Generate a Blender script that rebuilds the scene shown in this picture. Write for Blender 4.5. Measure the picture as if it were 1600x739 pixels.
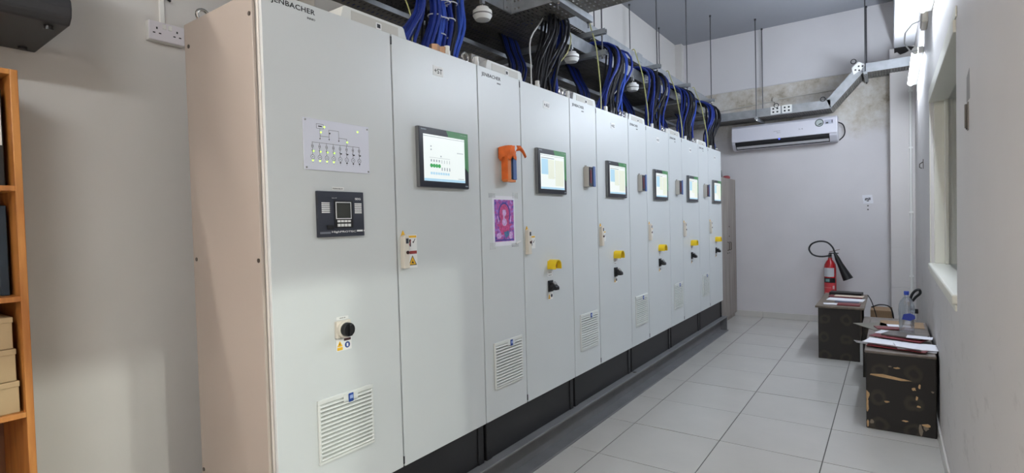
import bpy, bmesh, math, random
from mathutils import Matrix, Vector
random.seed(7)
SC = bpy.context.scene
COL = SC.collection
for o in list(bpy.data.objects):
    bpy.data.objects.remove(o, do_unlink=True)

# ------------------------------------------------------------------ camera
def make_camera():
    f, yaw, pit, rol = 832.31, 0.618308, 0.025907, -0.026246
    F = Vector((-math.sin(yaw)*math.cos(pit), math.cos(yaw)*math.cos(pit), -math.sin(pit)))
    R = Vector((math.cos(yaw), math.sin(yaw), 0))
    U = R.cross(F)
    R2 = math.cos(rol)*R + math.sin(rol)*U
    U2 = -math.sin(rol)*R + math.cos(rol)*U
    cd = bpy.data.cameras.new('camera'); cd.sensor_fit = 'HORIZONTAL'; cd.sensor_width = 36
    cd.lens = f*36/1600; cd.clip_start = .02; cd.clip_end = 100
    c = bpy.data.objects.new('camera', cd); COL.objects.link(c)
    m = Matrix((R2, U2, -F)).transposed().to_4x4()
    m.translation = Vector((1.7899, -1.0343, 1.499))
    c.matrix_world = m
    SC.camera = c
make_camera()

# ------------------------------------------------------------------ world, exposure
SC.view_settings.view_transform = 'Standard'
SC.view_settings.look = 'None'
SC.view_settings.exposure = 0.0
SC.view_settings.gamma = 1.0
SC.view_settings.use_curve_mapping = False
W = bpy.data.worlds.new('world'); SC.world = W; W.use_nodes = True
W.node_tree.nodes['Background'].inputs[0].default_value = (.75, .85, 1, 1)
W.node_tree.nodes['Background'].inputs[1].default_value = .4
LAMP_E = 116.0          # emission of the wall battens
COOL = (.80, .885, 1.0)
WARM = (1.0, .91, .82)

# ------------------------------------------------------------------ room numbers (metres)
XL, XR, YB, YN, ZC = -.95, 2.046, 7.5, -3.4, 4.215

# ------------------------------------------------------------------ materials
MATS = {}
def lin(c):
    return tuple((v/12.92 if v <= .04045 else ((v+.055)/1.055)**2.4) for v in c)
def mat(name, rgb, rough=.5, metal=0., noise=0., scale=8., bump=0., bscale=60., emit=0., alpha=None, spec=.5, stretch=None, trans=0., coat=0.):
    if name in MATS: return MATS[name]
    m = bpy.data.materials.new(name); m.use_nodes = True
    nt = m.node_tree; b = nt.nodes['Principled BSDF']
    c = lin([v/255 for v in rgb])
    b.inputs['Base Color'].default_value = (*c, 1)
    b.inputs['Roughness'].default_value = rough
    b.inputs['Metallic'].default_value = metal
    b.inputs['Specular IOR Level'].default_value = spec
    if coat: b.inputs['Coat Weight'].default_value = coat
    if trans: b.inputs['Transmission Weight'].default_value = trans
    tc = None
    if noise or bump:
        tc = nt.nodes.new('ShaderNodeTexCoord'); mp = nt.nodes.new('ShaderNodeMapping')
        nt.links.new(tc.outputs['Object'], mp.inputs['Vector'])
        if stretch: mp.inputs['Scale'].default_value = stretch
    if noise:
        n = nt.nodes.new('ShaderNodeTexNoise'); n.inputs['Scale'].default_value = scale; n.inputs['Detail'].default_value = 5
        nt.links.new(mp.outputs[0], n.inputs['Vector'])
        r = nt.nodes.new('ShaderNodeMapRange'); r.inputs['From Min'].default_value = .3; r.inputs['From Max'].default_value = .7
        r.inputs['To Min'].default_value = 1-noise; r.inputs['To Max'].default_value = 1+noise*.6
        nt.links.new(n.outputs['Fac'], r.inputs['Value'])
        x = nt.nodes.new('ShaderNodeVectorMath'); x.operation = 'SCALE'; x.inputs[0].default_value = c
        nt.links.new(r.outputs[0], x.inputs['Scale']); nt.links.new(x.outputs[0], b.inputs['Base Color'])
    if bump:
        n2 = nt.nodes.new('ShaderNodeTexNoise'); n2.inputs['Scale'].default_value = bscale; n2.inputs['Detail'].default_value = 3
        nt.links.new(mp.outputs[0], n2.inputs['Vector'])
        bp = nt.nodes.new('ShaderNodeBump'); bp.inputs['Strength'].default_value = bump; bp.inputs['Distance'].default_value = .004
        nt.links.new(n2.outputs['Fac'], bp.inputs['Height']); nt.links.new(bp.outputs[0], b.inputs['Normal'])
    if emit:
        b.inputs['Base Color'].default_value = (.01, .01, .01, 1)
        b.inputs['Emission Color'].default_value = (*c, 1); b.inputs['Emission Strength'].default_value = emit
    if alpha is not None:
        b.inputs['Alpha'].default_value = alpha
    MATS[name] = m
    return m

def ramp_mix(nt, a, b_, fac):
    mx = nt.nodes.new('ShaderNodeMix'); mx.data_type = 'RGBA'
    for s, v in ((6, a), (7, b_)):
        if isinstance(v, tuple): mx.inputs[s].default_value = (*v, 1)
        else: nt.links.new(v, mx.inputs[s])
    nt.links.new(fac, mx.inputs[0])
    return mx.outputs[2]

def mat_backwall():
    """white emulsion; between z 2.75 and 3.38 bare stained concrete"""
    m = mat('back_wall_paint', (214, 211, 213), .75, noise=.04, scale=2, bump=.15, bscale=35)
    nt = m.node_tree; b = nt.nodes['Principled BSDF']
    base = b.inputs['Base Color'].links[0].from_socket
    tc = nt.nodes.new('ShaderNodeTexCoord'); sp = nt.nodes.new('ShaderNodeSeparateXYZ')
    nt.links.new(tc.outputs['Object'], sp.inputs[0])
    n = nt.nodes.new('ShaderNodeTexNoise'); n.inputs['Scale'].default_value = 2.2; n.inputs['Detail'].default_value = 7; n.inputs['Roughness'].default_value = .65
    nt.links.new(tc.outputs['Object'], n.inputs['Vector'])
    add = nt.nodes.new('ShaderNodeMath'); add.operation = 'MULTIPLY_ADD'; add.inputs[1].default_value = .9
    nt.links.new(n.outputs['Fac'], add.inputs[0]); nt.links.new(sp.outputs['Z'], add.inputs[2])
    r = nt.nodes.new('ShaderNodeMapRange'); r.inputs['From Min'].default_value = 2.98; r.inputs['From Max'].default_value = 3.3
    nt.links.new(add.outputs[0], r.inputs['Value'])
    lo = nt.nodes.new('ShaderNodeMath'); lo.operation = 'LESS_THAN'; lo.inputs[1].default_value = 3.38
    nt.links.new(sp.outputs['Z'], lo.inputs[0])
    mu = nt.nodes.new('ShaderNodeMath'); mu.operation = 'MULTIPLY'
    nt.links.new(r.outputs[0], mu.inputs[0]); nt.links.new(lo.outputs[0], mu.inputs[1])
    n2 = nt.nodes.new('ShaderNodeTexNoise'); n2.inputs['Scale'].default_value = 5.; n2.inputs['Detail'].default_value = 8; n2.inputs['Roughness'].default_value = .7
    nt.links.new(tc.outputs['Object'], n2.inputs['Vector'])
    cr = nt.nodes.new('ShaderNodeValToRGB')
    cr.color_ramp.elements[0].position = .33; cr.color_ramp.elements[0].color = (*lin((.60, .56, .49)), 1)
    cr.color_ramp.elements[1].position = .62; cr.color_ramp.elements[1].color = (*lin((.83, .82, .80)), 1)
    e = cr.color_ramp.elements.new(.45); e.color = (*lin((.75, .72, .67)), 1)
    nt.links.new(n2.outputs['Fac'], cr.inputs[0])
    out = ramp_mix(nt, base, cr.outputs[0], mu.outputs[0])
    nt.links.new(out, b.inputs['Base Color'])
    return m

def mat_scuffed_wall():
    m = mat('right_wall_paint', (212, 208, 206), .6, noise=.04, scale=1.5, bump=.1, bscale=30)
    nt = m.node_tree; b = nt.nodes['Principled BSDF']
    base = b.inputs['Base Color'].links[0].from_socket
    tc = nt.nodes.new('ShaderNodeTexCoord'); mp = nt.nodes.new('ShaderNodeMapping'); mp.inputs['Scale'].default_value = (1, 2.5, 5)
    nt.links.new(tc.outputs['Object'], mp.inputs[0])
    n = nt.nodes.new('ShaderNodeTexNoise'); n.inputs['Scale'].default_value = 1.6; n.inputs['Detail'].default_value = 8; n.inputs['Roughness'].default_value = .7
    nt.links.new(mp.outputs[0], n.inputs['Vector'])
    r = nt.nodes.new('ShaderNodeMapRange'); r.inputs['From Min'].default_value = .56; r.inputs['From Max'].default_value = .72; r.inputs['To Max'].default_value = .35
    nt.links.new(n.outputs['Fac'], r.inputs['Value'])
    sp = nt.nodes.new('ShaderNodeSeparateXYZ'); nt.links.new(tc.outputs['Object'], sp.inputs[0])
    lo = nt.nodes.new('ShaderNodeMapRange'); lo.inputs['From Min'].default_value = 1.25; lo.inputs['From Max'].default_value = .85
    nt.links.new(sp.outputs['Z'], lo.inputs['Value'])
    mu = nt.nodes.new('ShaderNodeMath'); mu.operation = 'MULTIPLY'
    nt.links.new(r.outputs[0], mu.inputs[0]); nt.links.new(lo.outputs[0], mu.inputs[1])
    nt.links.new(ramp_mix(nt, base, lin((.45, .43, .41)), mu.outputs[0]), b.inputs['Base Color'])
    return m

def mat_wood(name, dark, light, rough=.45, scale=(40, 40, 2.5), dist=2.):
    if name in MATS: return MATS[name]
    m = mat(name, light, rough)
    nt = m.node_tree; b = nt.nodes['Principled BSDF']
    tc = nt.nodes.new('ShaderNodeTexCoord'); mp = nt.nodes.new('ShaderNodeMapping'); mp.inputs['Scale'].default_value = scale
    nt.links.new(tc.outputs['Object'], mp.inputs[0])
    n = nt.nodes.new('ShaderNodeTexNoise'); n.inputs['Scale'].default_value = 1.; n.inputs['Detail'].default_value = 6; n.inputs['Distortion'].default_value = dist*.2
    nt.links.new(mp.outputs[0], n.inputs['Vector'])
    r = nt.nodes.new('ShaderNodeMapRange'); r.inputs['From Min'].default_value = .35; r.inputs['From Max'].default_value = .65
    nt.links.new(n.outputs['Fac'], r.inputs[0])
    nt.links.new(ramp_mix(nt, lin([v/255 for v in dark]), lin([v/255 for v in light]), r.outputs[0]), b.inputs['Base Color'])
    return m

def mat_film(name):
    """dark brown film-faced plywood with faint printed round motifs in rows"""
    m = mat(name, (38, 31, 27), .38)
    nt = m.node_tree; b = nt.nodes['Principled BSDF']
    tc = nt.nodes.new('ShaderNodeTexCoord')
    mp = nt.nodes.new('ShaderNodeMapping'); mp.inputs['Scale'].default_value = (5.2, 5.2, 5.2); mp.inputs['Location'].default_value = (.15, .2, .35)
    nt.links.new(tc.outputs['Object'], mp.inputs[0])
    fr = nt.nodes.new('ShaderNodeVectorMath'); fr.operation = 'FRACTION'; nt.links.new(mp.outputs[0], fr.inputs[0])
    sub = nt.nodes.new('ShaderNodeVectorMath'); sub.operation = 'SUBTRACT'; sub.inputs[1].default_value = (.5, .5, .5); nt.links.new(fr.outputs[0], sub.inputs[0])
    ml = nt.nodes.new('ShaderNodeVectorMath'); ml.operation = 'MULTIPLY'; ml.inputs[1].default_value = (1, 0, 1); nt.links.new(sub.outputs[0], ml.inputs[0])
    nz = nt.nodes.new('ShaderNodeTexNoise'); nz.inputs['Scale'].default_value = 9; nt.links.new(tc.outputs['Object'], nz.inputs['Vector'])
    ln = nt.nodes.new('ShaderNodeVectorMath'); ln.operation = 'LENGTH'; nt.links.new(ml.outputs[0], ln.inputs[0])
    ad = nt.nodes.new('ShaderNodeMath'); ad.operation = 'MULTIPLY_ADD'; ad.inputs[1].default_value = .42; nt.links.new(nz.outputs['Fac'], ad.inputs[0]); nt.links.new(ln.outputs['Value'], ad.inputs[2])
    cr = nt.nodes.new('ShaderNodeValToRGB')
    cr.color_ramp.elements[0].position = .30; cr.color_ramp.elements[0].color = (0, 0, 0, 1)
    cr.color_ramp.elements[1].position = .52; cr.color_ramp.elements[1].color = (0, 0, 0, 1)
    e = cr.color_ramp.elements.new(.38); e.color = (1, 1, 1, 1)
    e = cr.color_ramp.elements.new(.44); e.color = (.9, .9, .9, 1)
    nt.links.new(ad.outputs[0], cr.inputs[0])
    mm = nt.nodes.new('ShaderNodeMath'); mm.operation = 'MULTIPLY'; mm.inputs[1].default_value = .38; nt.links.new(cr.outputs[0], mm.inputs[0])
    nt.links.new(ramp_mix(nt, lin((.085, .068, .058)), lin((.30, .26, .21)), mm.outputs[0]), b.inputs['Base Color'])
    return m

def mat_poster():
    m = mat('devotional_print', (150, 80, 160), .4)
    nt = m.node_tree; b = nt.nodes['Principled BSDF']
    tc = nt.nodes.new('ShaderNodeTexCoord')
    n = nt.nodes.new('ShaderNodeTexNoise'); n.inputs['Scale'].default_value = 45; n.inputs['Detail'].default_value = 4
    nt.links.new(tc.outputs['Object'], n.inputs['Vector'])
    cr = nt.nodes.new('ShaderNodeValToRGB'); cr.color_ramp.interpolation = 'LINEAR'
    cs = [(.30, (.20, .22, .55)), (.42, (.50, .35, .70)), (.50, (.72, .30, .55)), (.58, (.55, .45, .80)), (.70, (.85, .65, .85))]
    cr.color_ramp.elements[0].position, cr.color_ramp.elements[0].color = cs[0][0], (*lin(cs[0][1]), 1)
    cr.color_ramp.elements[1].position, cr.color_ramp.elements[1].color = cs[-1][0], (*lin(cs[-1][1]), 1)
    for p, c in cs[1:-1]:
        e = cr.color_ramp.elements.new(p); e.color = (*lin(c), 1)
    nt.links.new(n.outputs['Fac'], cr.inputs[0]); nt.links.new(cr.outputs[0], b.inputs['Base Color'])
    return m

GREY = mat('cabinet_grey_paint', (212, 216, 216), .34, bump=.04, bscale=400, noise=.012, scale=3)
SIDE = mat('cabinet_side_paint', (214, 210, 204), .45, bump=.04, bscale=400)
DARKGAP = mat('rubber_gasket', (28, 28, 28), .8)
PLINTH = mat('plinth_black', (20, 20, 23), .42, noise=.1, scale=6)
BEAM = mat('beam_grey_paint', (116, 116, 118), .5, noise=.12, scale=5)
GALV = mat('galvanised_steel', (176, 180, 184), .42, metal=.75, noise=.14, scale=14)
GALV_SHADE = mat('galvanised_shaded', (120, 118, 114), .6, metal=.35, noise=.25, scale=9)  # same steel as the rails, underside shade put into the colour
CHROME = mat('zinc_plated', (205, 203, 198), .22, metal=1.)
BLACKP = mat('black_plastic', (22, 22, 24), .4)
WHITEP = mat('white_plastic', (232, 232, 228), .4)
IVORY = mat('ivory_plastic', (224, 216, 202), .42)
CREAM = mat('grille_plastic', (222, 224, 220), .5)
STICK = mat('sticker_white', (236, 236, 234), .5)
INK = mat('ink_black', (28, 30, 34), .6)
NAVY = mat('navy_panel', (44, 48, 60), .45)
YEL = mat('safety_yellow', (243, 208, 30), .42)
AMBER = mat('warning_yellow', (240, 186, 40), .5)
RED = mat('signal_red', (176, 24, 30), .4)
BLUE = mat('badge_blue', (32, 66, 140), .45)
GREENB = mat('bezel_green', (70, 138, 82), .4)
BEZEL = mat('bezel_black', (30, 32, 42), .3)
SCREEN = mat('screen_white', (240, 248, 246), .3, emit=.98)
SCR_BLUE = mat('screen_blue', (176, 216, 238), .3, emit=.98)
SCR_GREY = mat('screen_grey', (150, 160, 170), .3, emit=.9)
SCR_GREEN = mat('screen_green', (60, 165, 90), .3, emit=.95)
SCR_CREAM = mat('screen_cream', (232, 238, 222), .3, emit=.95)
LED_G = mat('led_green', (190, 255, 90), .3, emit=2.5)
CABBLUE = mat('cable_blue', (30, 50, 132), .4, noise=.15, scale=3)
CABBLUE2 = mat('cable_light_blue', (48, 80, 176), .4)
CABBLACK = mat('cable_black', (24, 24, 28), .45)
CABEARTH = mat('cable_earth', (186, 184, 120), .5)
CABWHITE = mat('cable_white', (205, 205, 205), .5)
TIE = mat('cable_tie_white', (220, 222, 225), .5)
TILE = mat('floor_tile_glaze', (197, 194, 188), .22, noise=.05, scale=2.2, bump=.02, bscale=8)
GROUT = mat('grout', (84, 82, 78), .9)
SKIRT = mat('skirting_tile', (205, 202, 197), .3, noise=.04, scale=3)
WPAINT = mat('wall_paint', (212, 209, 205), .75, noise=.03, scale=1.5, bump=.12, bscale=30)
CEILM = mat('ceiling_paint', (152, 154, 160), .85, noise=.03, scale=1.2)
BWALL = mat_backwall()
RWALL = mat_scuffed_wall()
FRAMEW = mat('window_frame_white', (226, 224, 212), .4)
GLASS = mat('window_glass', (150, 152, 152), .06, alpha=.42)
PINE = mat_wood('orange_pine', (168, 104, 48), (200, 136, 70), .4, (30, 30, 3))
GREYOAK = mat_wood('grey_oak_laminate', (122, 114, 108), (158, 150, 142), .5, (28, 28, 1.2))
FILM = mat_film('film_faced_plywood')
TAN = mat('bare_plywood', (196, 160, 116), .7, noise=.15, scale=30)
PAPER = mat('paper_white', (232, 232, 238), .7)
MAROON = mat('maroon_cover', (112, 26, 34), .45)
GREYBOARD = mat('grey_board', (116, 106, 98), .6, noise=.1, scale=10)
CARD = mat('brown_cardboard', (150, 122, 92), .75, noise=.08, scale=12)
BOXCARD = mat('kraft_box', (176, 152, 116), .75, noise=.06, scale=10)
EXTRED = mat('extinguisher_red', (178, 20, 28), .25, coat=.4)
PVC = mat('pvc_bottle', (200, 215, 228), .08, trans=.85, alpha=.55)
ORANGE = mat('orange_cloth', (226, 108, 40), .75, noise=.2, scale=20)
LAMPM = mat('lamp_diffuser', (255, 255, 255), .4)
POSTER = mat_poster()

# ------------------------------------------------------------------ mesh helpers
class MB:
    def __init__(s): s.v = []; s.f = []
    def box(s, x0, x1, y0, y1, z0, z1):
        n = len(s.v)
        s.v += [(x0,y0,z0),(x1,y0,z0),(x1,y1,z0),(x0,y1,z0),(x0,y0,z1),(x1,y0,z1),(x1,y1,z1),(x0,y1,z1)]
        s.f += [tuple(n+i for i in q) for q in ((0,3,2,1),(4,5,6,7),(0,1,5,4),(1,2,6,5),(2,3,7,6),(3,0,4,7))]
        return s
    def prism(s, pts, plane, a, b):
        """polygon pts in plane 'yz' (extruded along x), 'xz' (along y) or 'xy' (along z)"""
        n = len(s.v); k = len(pts)
        P = {'yz': lambda u, w, t: (t, u, w), 'xz': lambda u, w, t: (u, t, w), 'xy': lambda u, w, t: (u, w, t)}[plane]
        for t in (a, b): s.v += [P(u, w, t) for u, w in pts]
        s.f += [tuple(n+i for i in range(k)), tuple(n+k+i for i in reversed(range(k)))]
        for i in range(k):
            j = (i+1) % k; s.f.append((n+i, n+k+i, n+k+j, n+j))
        return s
    def cyl(s, p0, p1, r0, r1=None, n=12):
        r1 = r0 if r1 is None else r1
        p0, p1 = Vector(p0), Vector(p1); d = (p1-p0).normalized()
        a = d.orthogonal().normalized(); b = d.cross(a); k = len(s.v)
        for p, r in ((p0, r0), (p1, r1)):
            s.v += [tuple(p + r*(math.cos(t)*a + math.sin(t)*b)) for t in (2*math.pi*i/n for i in range(n))]
        s.f += [tuple(k+i for i in reversed(range(n))), tuple(k+n+i for i in range(n))]
        for i in range(n):
            j = (i+1) % n; s.f.append((k+i, k+j, k+n+j, k+n+i))
        return s
    def tube(s, pts, r, n=6):
        pts = [Vector(p) for p in pts]; k0 = len(s.v); m = len(pts)
        up = None
        for i, p in enumerate(pts):
            d = (pts[min(i+1, m-1)] - pts[max(i-1, 0)]).normalized()
            if up is None: up = d.orthogonal().normalized()
            a = (up - d*up.dot(d)).normalized(); up = a; b = d.cross(a)
            rr = r[i] if isinstance(r, (list, tuple)) else r
            s.v += [tuple(p + rr*(math.cos(t)*a + math.sin(t)*b)) for t in (2*math.pi*q/n for q in range(n))]
        for i in range(m-1):
            for q in range(n):
                w = (q+1) % n
                s.f.append((k0+i*n+q, k0+i*n+w, k0+(i+1)*n+w, k0+(i+1)*n+q))
        s.f += [tuple(k0+q for q in reversed(range(n))), tuple(k0+(m-1)*n+q for q in range(n))]
        return s
    def lathe(s, prof, o=(0,0,0), axis='z', n=20):
        k = len(s.v); m = len(prof)
        for r, h in prof:
            for i in range(n):
                t = 2*math.pi*i/n; c, d = r*math.cos(t), r*math.sin(t)
                p = {'z': (c, d, h), 'x': (h, c, d), 'y': (d, h, c)}[axis]
                s.v.append((o[0]+p[0], o[1]+p[1], o[2]+p[2]))
        for j in range(m-1):
            for i in range(n):
                w = (i+1) % n
                s.f.append((k+j*n+i, k+j*n+w, k+(j+1)*n+w, k+(j+1)*n+i))
        s.f += [tuple(k+i for i in reversed(range(n))), tuple(k+(m-1)*n+i for i in range(n))]
        return s
    def torus(s, c, R, r, normal='x', n=18, m=8):
        k = len(s.v)
        for i in range(n):
            t = 2*math.pi*i/n
            for j in range(m):
                u = 2*math.pi*j/m; q = R + r*math.cos(u); h = r*math.sin(u)
                a, b = q*math.cos(t), q*math.sin(t)
                p = {'x': (h, a, b), 'y': (a, h, b), 'z': (a, b, h)}[normal]
                s.v.append((c[0]+p[0], c[1]+p[1], c[2]+p[2]))
        for i in range(n):
            for j in range(m):
                i2, j2 = (i+1) % n, (j+1) % m
                s.f.append((k+i*m+j, k+i2*m+j, k+i2*m+j2, k+i*m+j2))
        return s
    def mesh(s, name):
        me = bpy.data.meshes.new(name); me.from_pydata(s.v, [], s.f); me.validate()
        bm = bmesh.new(); bm.from_mesh(me); bmesh.ops.recalc_face_normals(bm, faces=bm.faces); bm.to_mesh(me); bm.free()
        return me
    def obj(s, name, m, parent=None, loc=(0,0,0), smooth=False, bevel=0., seg=2):
        return link(name, s.mesh(name), m, parent, loc, smooth, bevel, seg)

def link(name, me, m, parent=None, loc=(0,0,0), smooth=False, bevel=0., seg=2):
    if m is not None and not me.materials: me.materials.append(m)
    if smooth:
        for p in me.polygons: p.use_smooth = True
    o = bpy.data.objects.new(name, me); COL.objects.link(o)
    o.parent = parent; o.location = loc
    if bevel:
        b = o.modifiers.new('bevel', 'BEVEL'); b.width = bevel; b.segments = seg; b.limit_method = 'ANGLE'; b.harden_normals = False
    if smooth:
        try:
            with_sharp(me)
        except Exception: pass
    return o
def with_sharp(me, ang=math.radians(40)):
    bm = bmesh.new(); bm.from_mesh(me)
    for e in bm.edges:
        if len(e.link_faces) == 2 and e.calc_face_angle(0) > ang: e.smooth = False
    bm.to_mesh(me); bm.free()

def tag(o, label, cat, group=None):
    o['label'] = label; o['category'] = cat
    if group: o['group'] = group
    return o
def struct(o):
    o['kind'] = 'structure'; return o
def thing(name, loc, label, cat, group=None):
    o = bpy.data.objects.new(name, None); COL.objects.link(o); o.location = loc; o.empty_display_size = .1
    return tag(o, label, cat, group)
def empty_struct(name, loc=(0,0,0)):
    o = bpy.data.objects.new(name, None); COL.objects.link(o); o.location = loc
    return struct(o)
def dup(root, loc, label=None, rotz=None, skip=()):
    r = root.copy(); COL.objects.link(r); r.location = loc
    if rotz is not None: r.rotation_euler.z = rotz
    if label: r['label'] = label
    def rec(src, dst):
        for ch in list(src.children):
            if ch.name.split('.')[0] in skip: continue
            c = ch.copy(); COL.objects.link(c); c.parent = dst
            rec(ch, c)
    rec(root, r)
    return r

TXT = {}
def text_mesh(txt, size, bold=0., spacing=1.):
    key = (txt, size, bold, spacing)
    if key not in TXT:
        cu = bpy.data.curves.new('lettering', 'FONT'); cu.body = txt; cu.size = size; cu.extrude = .0003; cu.offset = bold
        cu.space_character = spacing; cu.resolution_u = 3
        ob = bpy.data.objects.new('lettering_tmp', cu); COL.objects.link(ob)
        dg = bpy.context.evaluated_depsgraph_get()
        me = bpy.data.meshes.new_from_object(ob.evaluated_get(dg))
        bpy.data.objects.remove(ob, do_unlink=True)
        xs = [v.co.x for v in me.vertices]; ys = [v.co.y for v in me.vertices]
        w, h, x0, y0 = max(xs)-min(xs), max(ys)-min(ys), min(xs), min(ys)
        TXT[key] = (me, w, h, x0, y0)
    return TXT[key]
def text(name, txt, face, parent, u0, u1, w0, w1, depth, m=INK, bold=0., spacing=1.):
    """lettering fitted to the rectangle u0..u1 (to the viewer's right), w0..w1 (up).
       face '+x': u=y, w=z, stands at x=depth; '-y': u=x, w=z, stands at y=depth"""
    me0, w, h, x0, y0 = text_mesh(txt, 1., bold, spacing)
    me = me0.copy(); su, sw = (u1-u0)/w, (w1-w0)/h
    for v in me.vertices:
        a, b, c = (v.co.x-x0)*su + u0, (v.co.y-y0)*sw + w0, v.co.z
        if face == '+x': v.co = (depth + c, a, b)
        else: v.co = (a, depth - c, b)
    me.materials.clear()
    return link(name, me, m, parent)

# ================================================================== THE ROOM
# floor: grout bed with every tile a part
def build_floor():
    fl = struct(MB().box(XL-.1, 7.2, YN-.1, YB+.1, -.06, -.004).obj('floor', GROUT))
    gx, gy, s, g = .2436, 2.0374, .6, .003
    cache = {}
    xs = [gx + i*s for i in range(-3, 5)]; ys = [gy + j*s for j in range(-10, 11)]
    for i in range(len(xs)-1):
        for j in range(len(ys)-1):
            x0, x1, y0, y1 = max(xs[i], XL), min(xs[i+1], XR), max(ys[j], YN), min(ys[j+1], YB)
            if x1-x0 < .02 or y1-y0 < .02: continue
            dz = random.choice((0, 0, -.0004, .0004))
            w, d = round(x1-x0, 4), round(y1-y0, 4)
            if (w, d) not in cache:
                cache[(w, d)] = MB().prism([(g, g), (w-g, g), (w-g, d-g), (g, d-g)], 'xy', -.03, 0).mesh('tile')
            link('tile', cache[(w, d)], TILE, fl, (x0, y0, dz))
    # corridor floor outside the doorway
    return fl
build_floor()

struct(MB().box(XL-.15, XL, YN-.1, YB+.1, 0, ZC).obj('wall_left', WPAINT))
bw = struct(MB().box(XL, 7.2, YB, YB+.15, 0, ZC).obj('wall_back', BWALL))
# upper plaster zone stands 15 mm proud of the bare concrete
MB().box(XL, 1.86, YB-.018, YB, 3.385, ZC).obj('upper_plaster', mat('upper_plaster_paint', (216, 214, 216), .75, noise=.03, scale=2), bw)
struct(MB().box(XL-.15, 7.2, YN-.15, YN, 0, ZC).obj('wall_front', WPAINT))
struct(MB().box(XL-.15, 7.2, YN-.15, YB+.15, ZC, ZC+.12).obj('ceiling', CEILM))
# right wall: window opening y 2.25-4.25, z 1.05-2.40; doorway y -.65...30, z 0-2.13 (beside the camera)
DY0, DY1 = -.65, .50
WT = .16
wr = MB()
wr.box(XR, XR+WT, YN, DY0, 0, ZC); wr.box(XR, XR+WT, DY0, DY1, 2.13, ZC)
wr.box(XR, XR+WT, DY1, 2.25, 0, ZC); wr.box(XR, XR+WT, 2.25, 4.25, 0, 1.05)
wr.box(XR, XR+WT, 2.25, 4.25, 2.40, ZC); wr.box(XR, XR+WT, 4.25, YB, 0, ZC)
struct(wr.obj('wall_right', RWALL))
# rooms beyond the right wall (seen dimly through the pane / lighting the doorway)
struct(MB().box(7.05, 7.2, YN, YB, 0, ZC).obj('wall_beyond', mat('beyond_paint', (170, 170, 168), .8)))
struct(MB().box(XR+WT, 7.05, 1.2, 1.3, 0, ZC).obj('wall_partition', mat('beyond_paint', (170, 170, 168), .8)))
# ring beam under the ceiling along the right wall, pilaster in the back corner
struct(MB().box(1.835, XR, YN, YB, 3.56, ZC).obj('trim_1', mat('beam_white_paint', (214, 214, 216), .7, noise=.03, scale=2), bevel=.01))
struct(MB().box(1.79, XR, 7.28, YB, 0, 3.56).obj('trim_2', RWALL, bevel=.008))
struct(MB().box(XL, XL+.10, 7.36, YB, 0, ZC).obj('trim_3', WPAINT))

# skirting tiles
def skirting(name, a, b, fixed, axis, off):
    e = empty_struct(name)
    p = a
    first = off
    while p < b - .01:
        q = min(b, first if p == a and first > a else p + .6)
        if axis == 'x': MB().box(p+.002, q-.002, fixed-.012, fixed, 0, .088).obj('skirting_tile', SKIRT, e, bevel=.002, seg=1)
        else: MB().box(fixed-.012, fixed, p+.002, q-.002, 0, .088).obj('skirting_tile', SKIRT, e, bevel=.002, seg=1)
        p = q
    return e
skirting('baseboard_back', XL, 1.79, YB, 'x', -.3564)
skirting('baseboard_right', .50, 7.28, XR, 'y', .8374)

# broken plaster hole where the tray meets the beam
h = MB(); random.seed(3)
pts = [(1.84, 3.56), (1.84, 3.50), (1.87, 3.505), (1.9, 3.47), (1.95, 3.48), (1.985, 3.5), (2.03, 3.49), (2.04, 3.54), (1.97, 3.56)]
h.prism(pts, 'xz', 7.272, 7.285).obj('plaster_hole', mat('dark_hole', (30, 28, 27), .9), bw)

# window
def build_window():
    w = empty_struct('window_1')
    y0, y1, z0, z1 = 2.25, 4.25, 1.05, 2.40
    xf = XR+.10
    # architrave on the room face
    t = .05
    MB().box(XR-.012, XR+WT, y0, y1, z1-.06, z1+.0).obj('window_frame', FRAMEW, w, bevel=.004)
    MB().box(XR-.02, XR+WT, y0, y1, z0, z0+.05).obj('window_sill', FRAMEW, w, bevel=.012, seg=3)
    for a, b in ((y0, y0+.05), (y1-.05, y1)):
        MB().box(XR+.02, XR+WT, a, b, z0+.05, z1-.06).obj('window_frame', FRAMEW, w, bevel=.004)
    MB().box(xf-.02, xf+.03, y1-.12, y1-.05, z0+.05, z1-.06).obj('sash_stile', FRAMEW, w, bevel=.004)
    MB().box(xf-.02, xf+.03, y0+.05, y0+.10, z0+.05, z1-.06).obj('sash_stile', FRAMEW, w, bevel=.004)
    MB().box(xf, xf+.006, y0+.10, y1-.12, z0+.05, z1-.06).obj('window_pane', GLASS, w)
    MB().box(XR-.006, XR, y0-.05, y1+.045, z1, z1+.05).obj('window_trim', FRAMEW, w, bevel=.002)
    MB().box(XR-.006, XR, y1, y1+.045, z0-.03, z1).obj('window_trim', FRAMEW, w, bevel=.002)
    MB().box(XR-.008, XR, y0, y1+.045, z0-.03, z0).obj('window_trim', FRAMEW, w, bevel=.002)
build_window()

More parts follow.
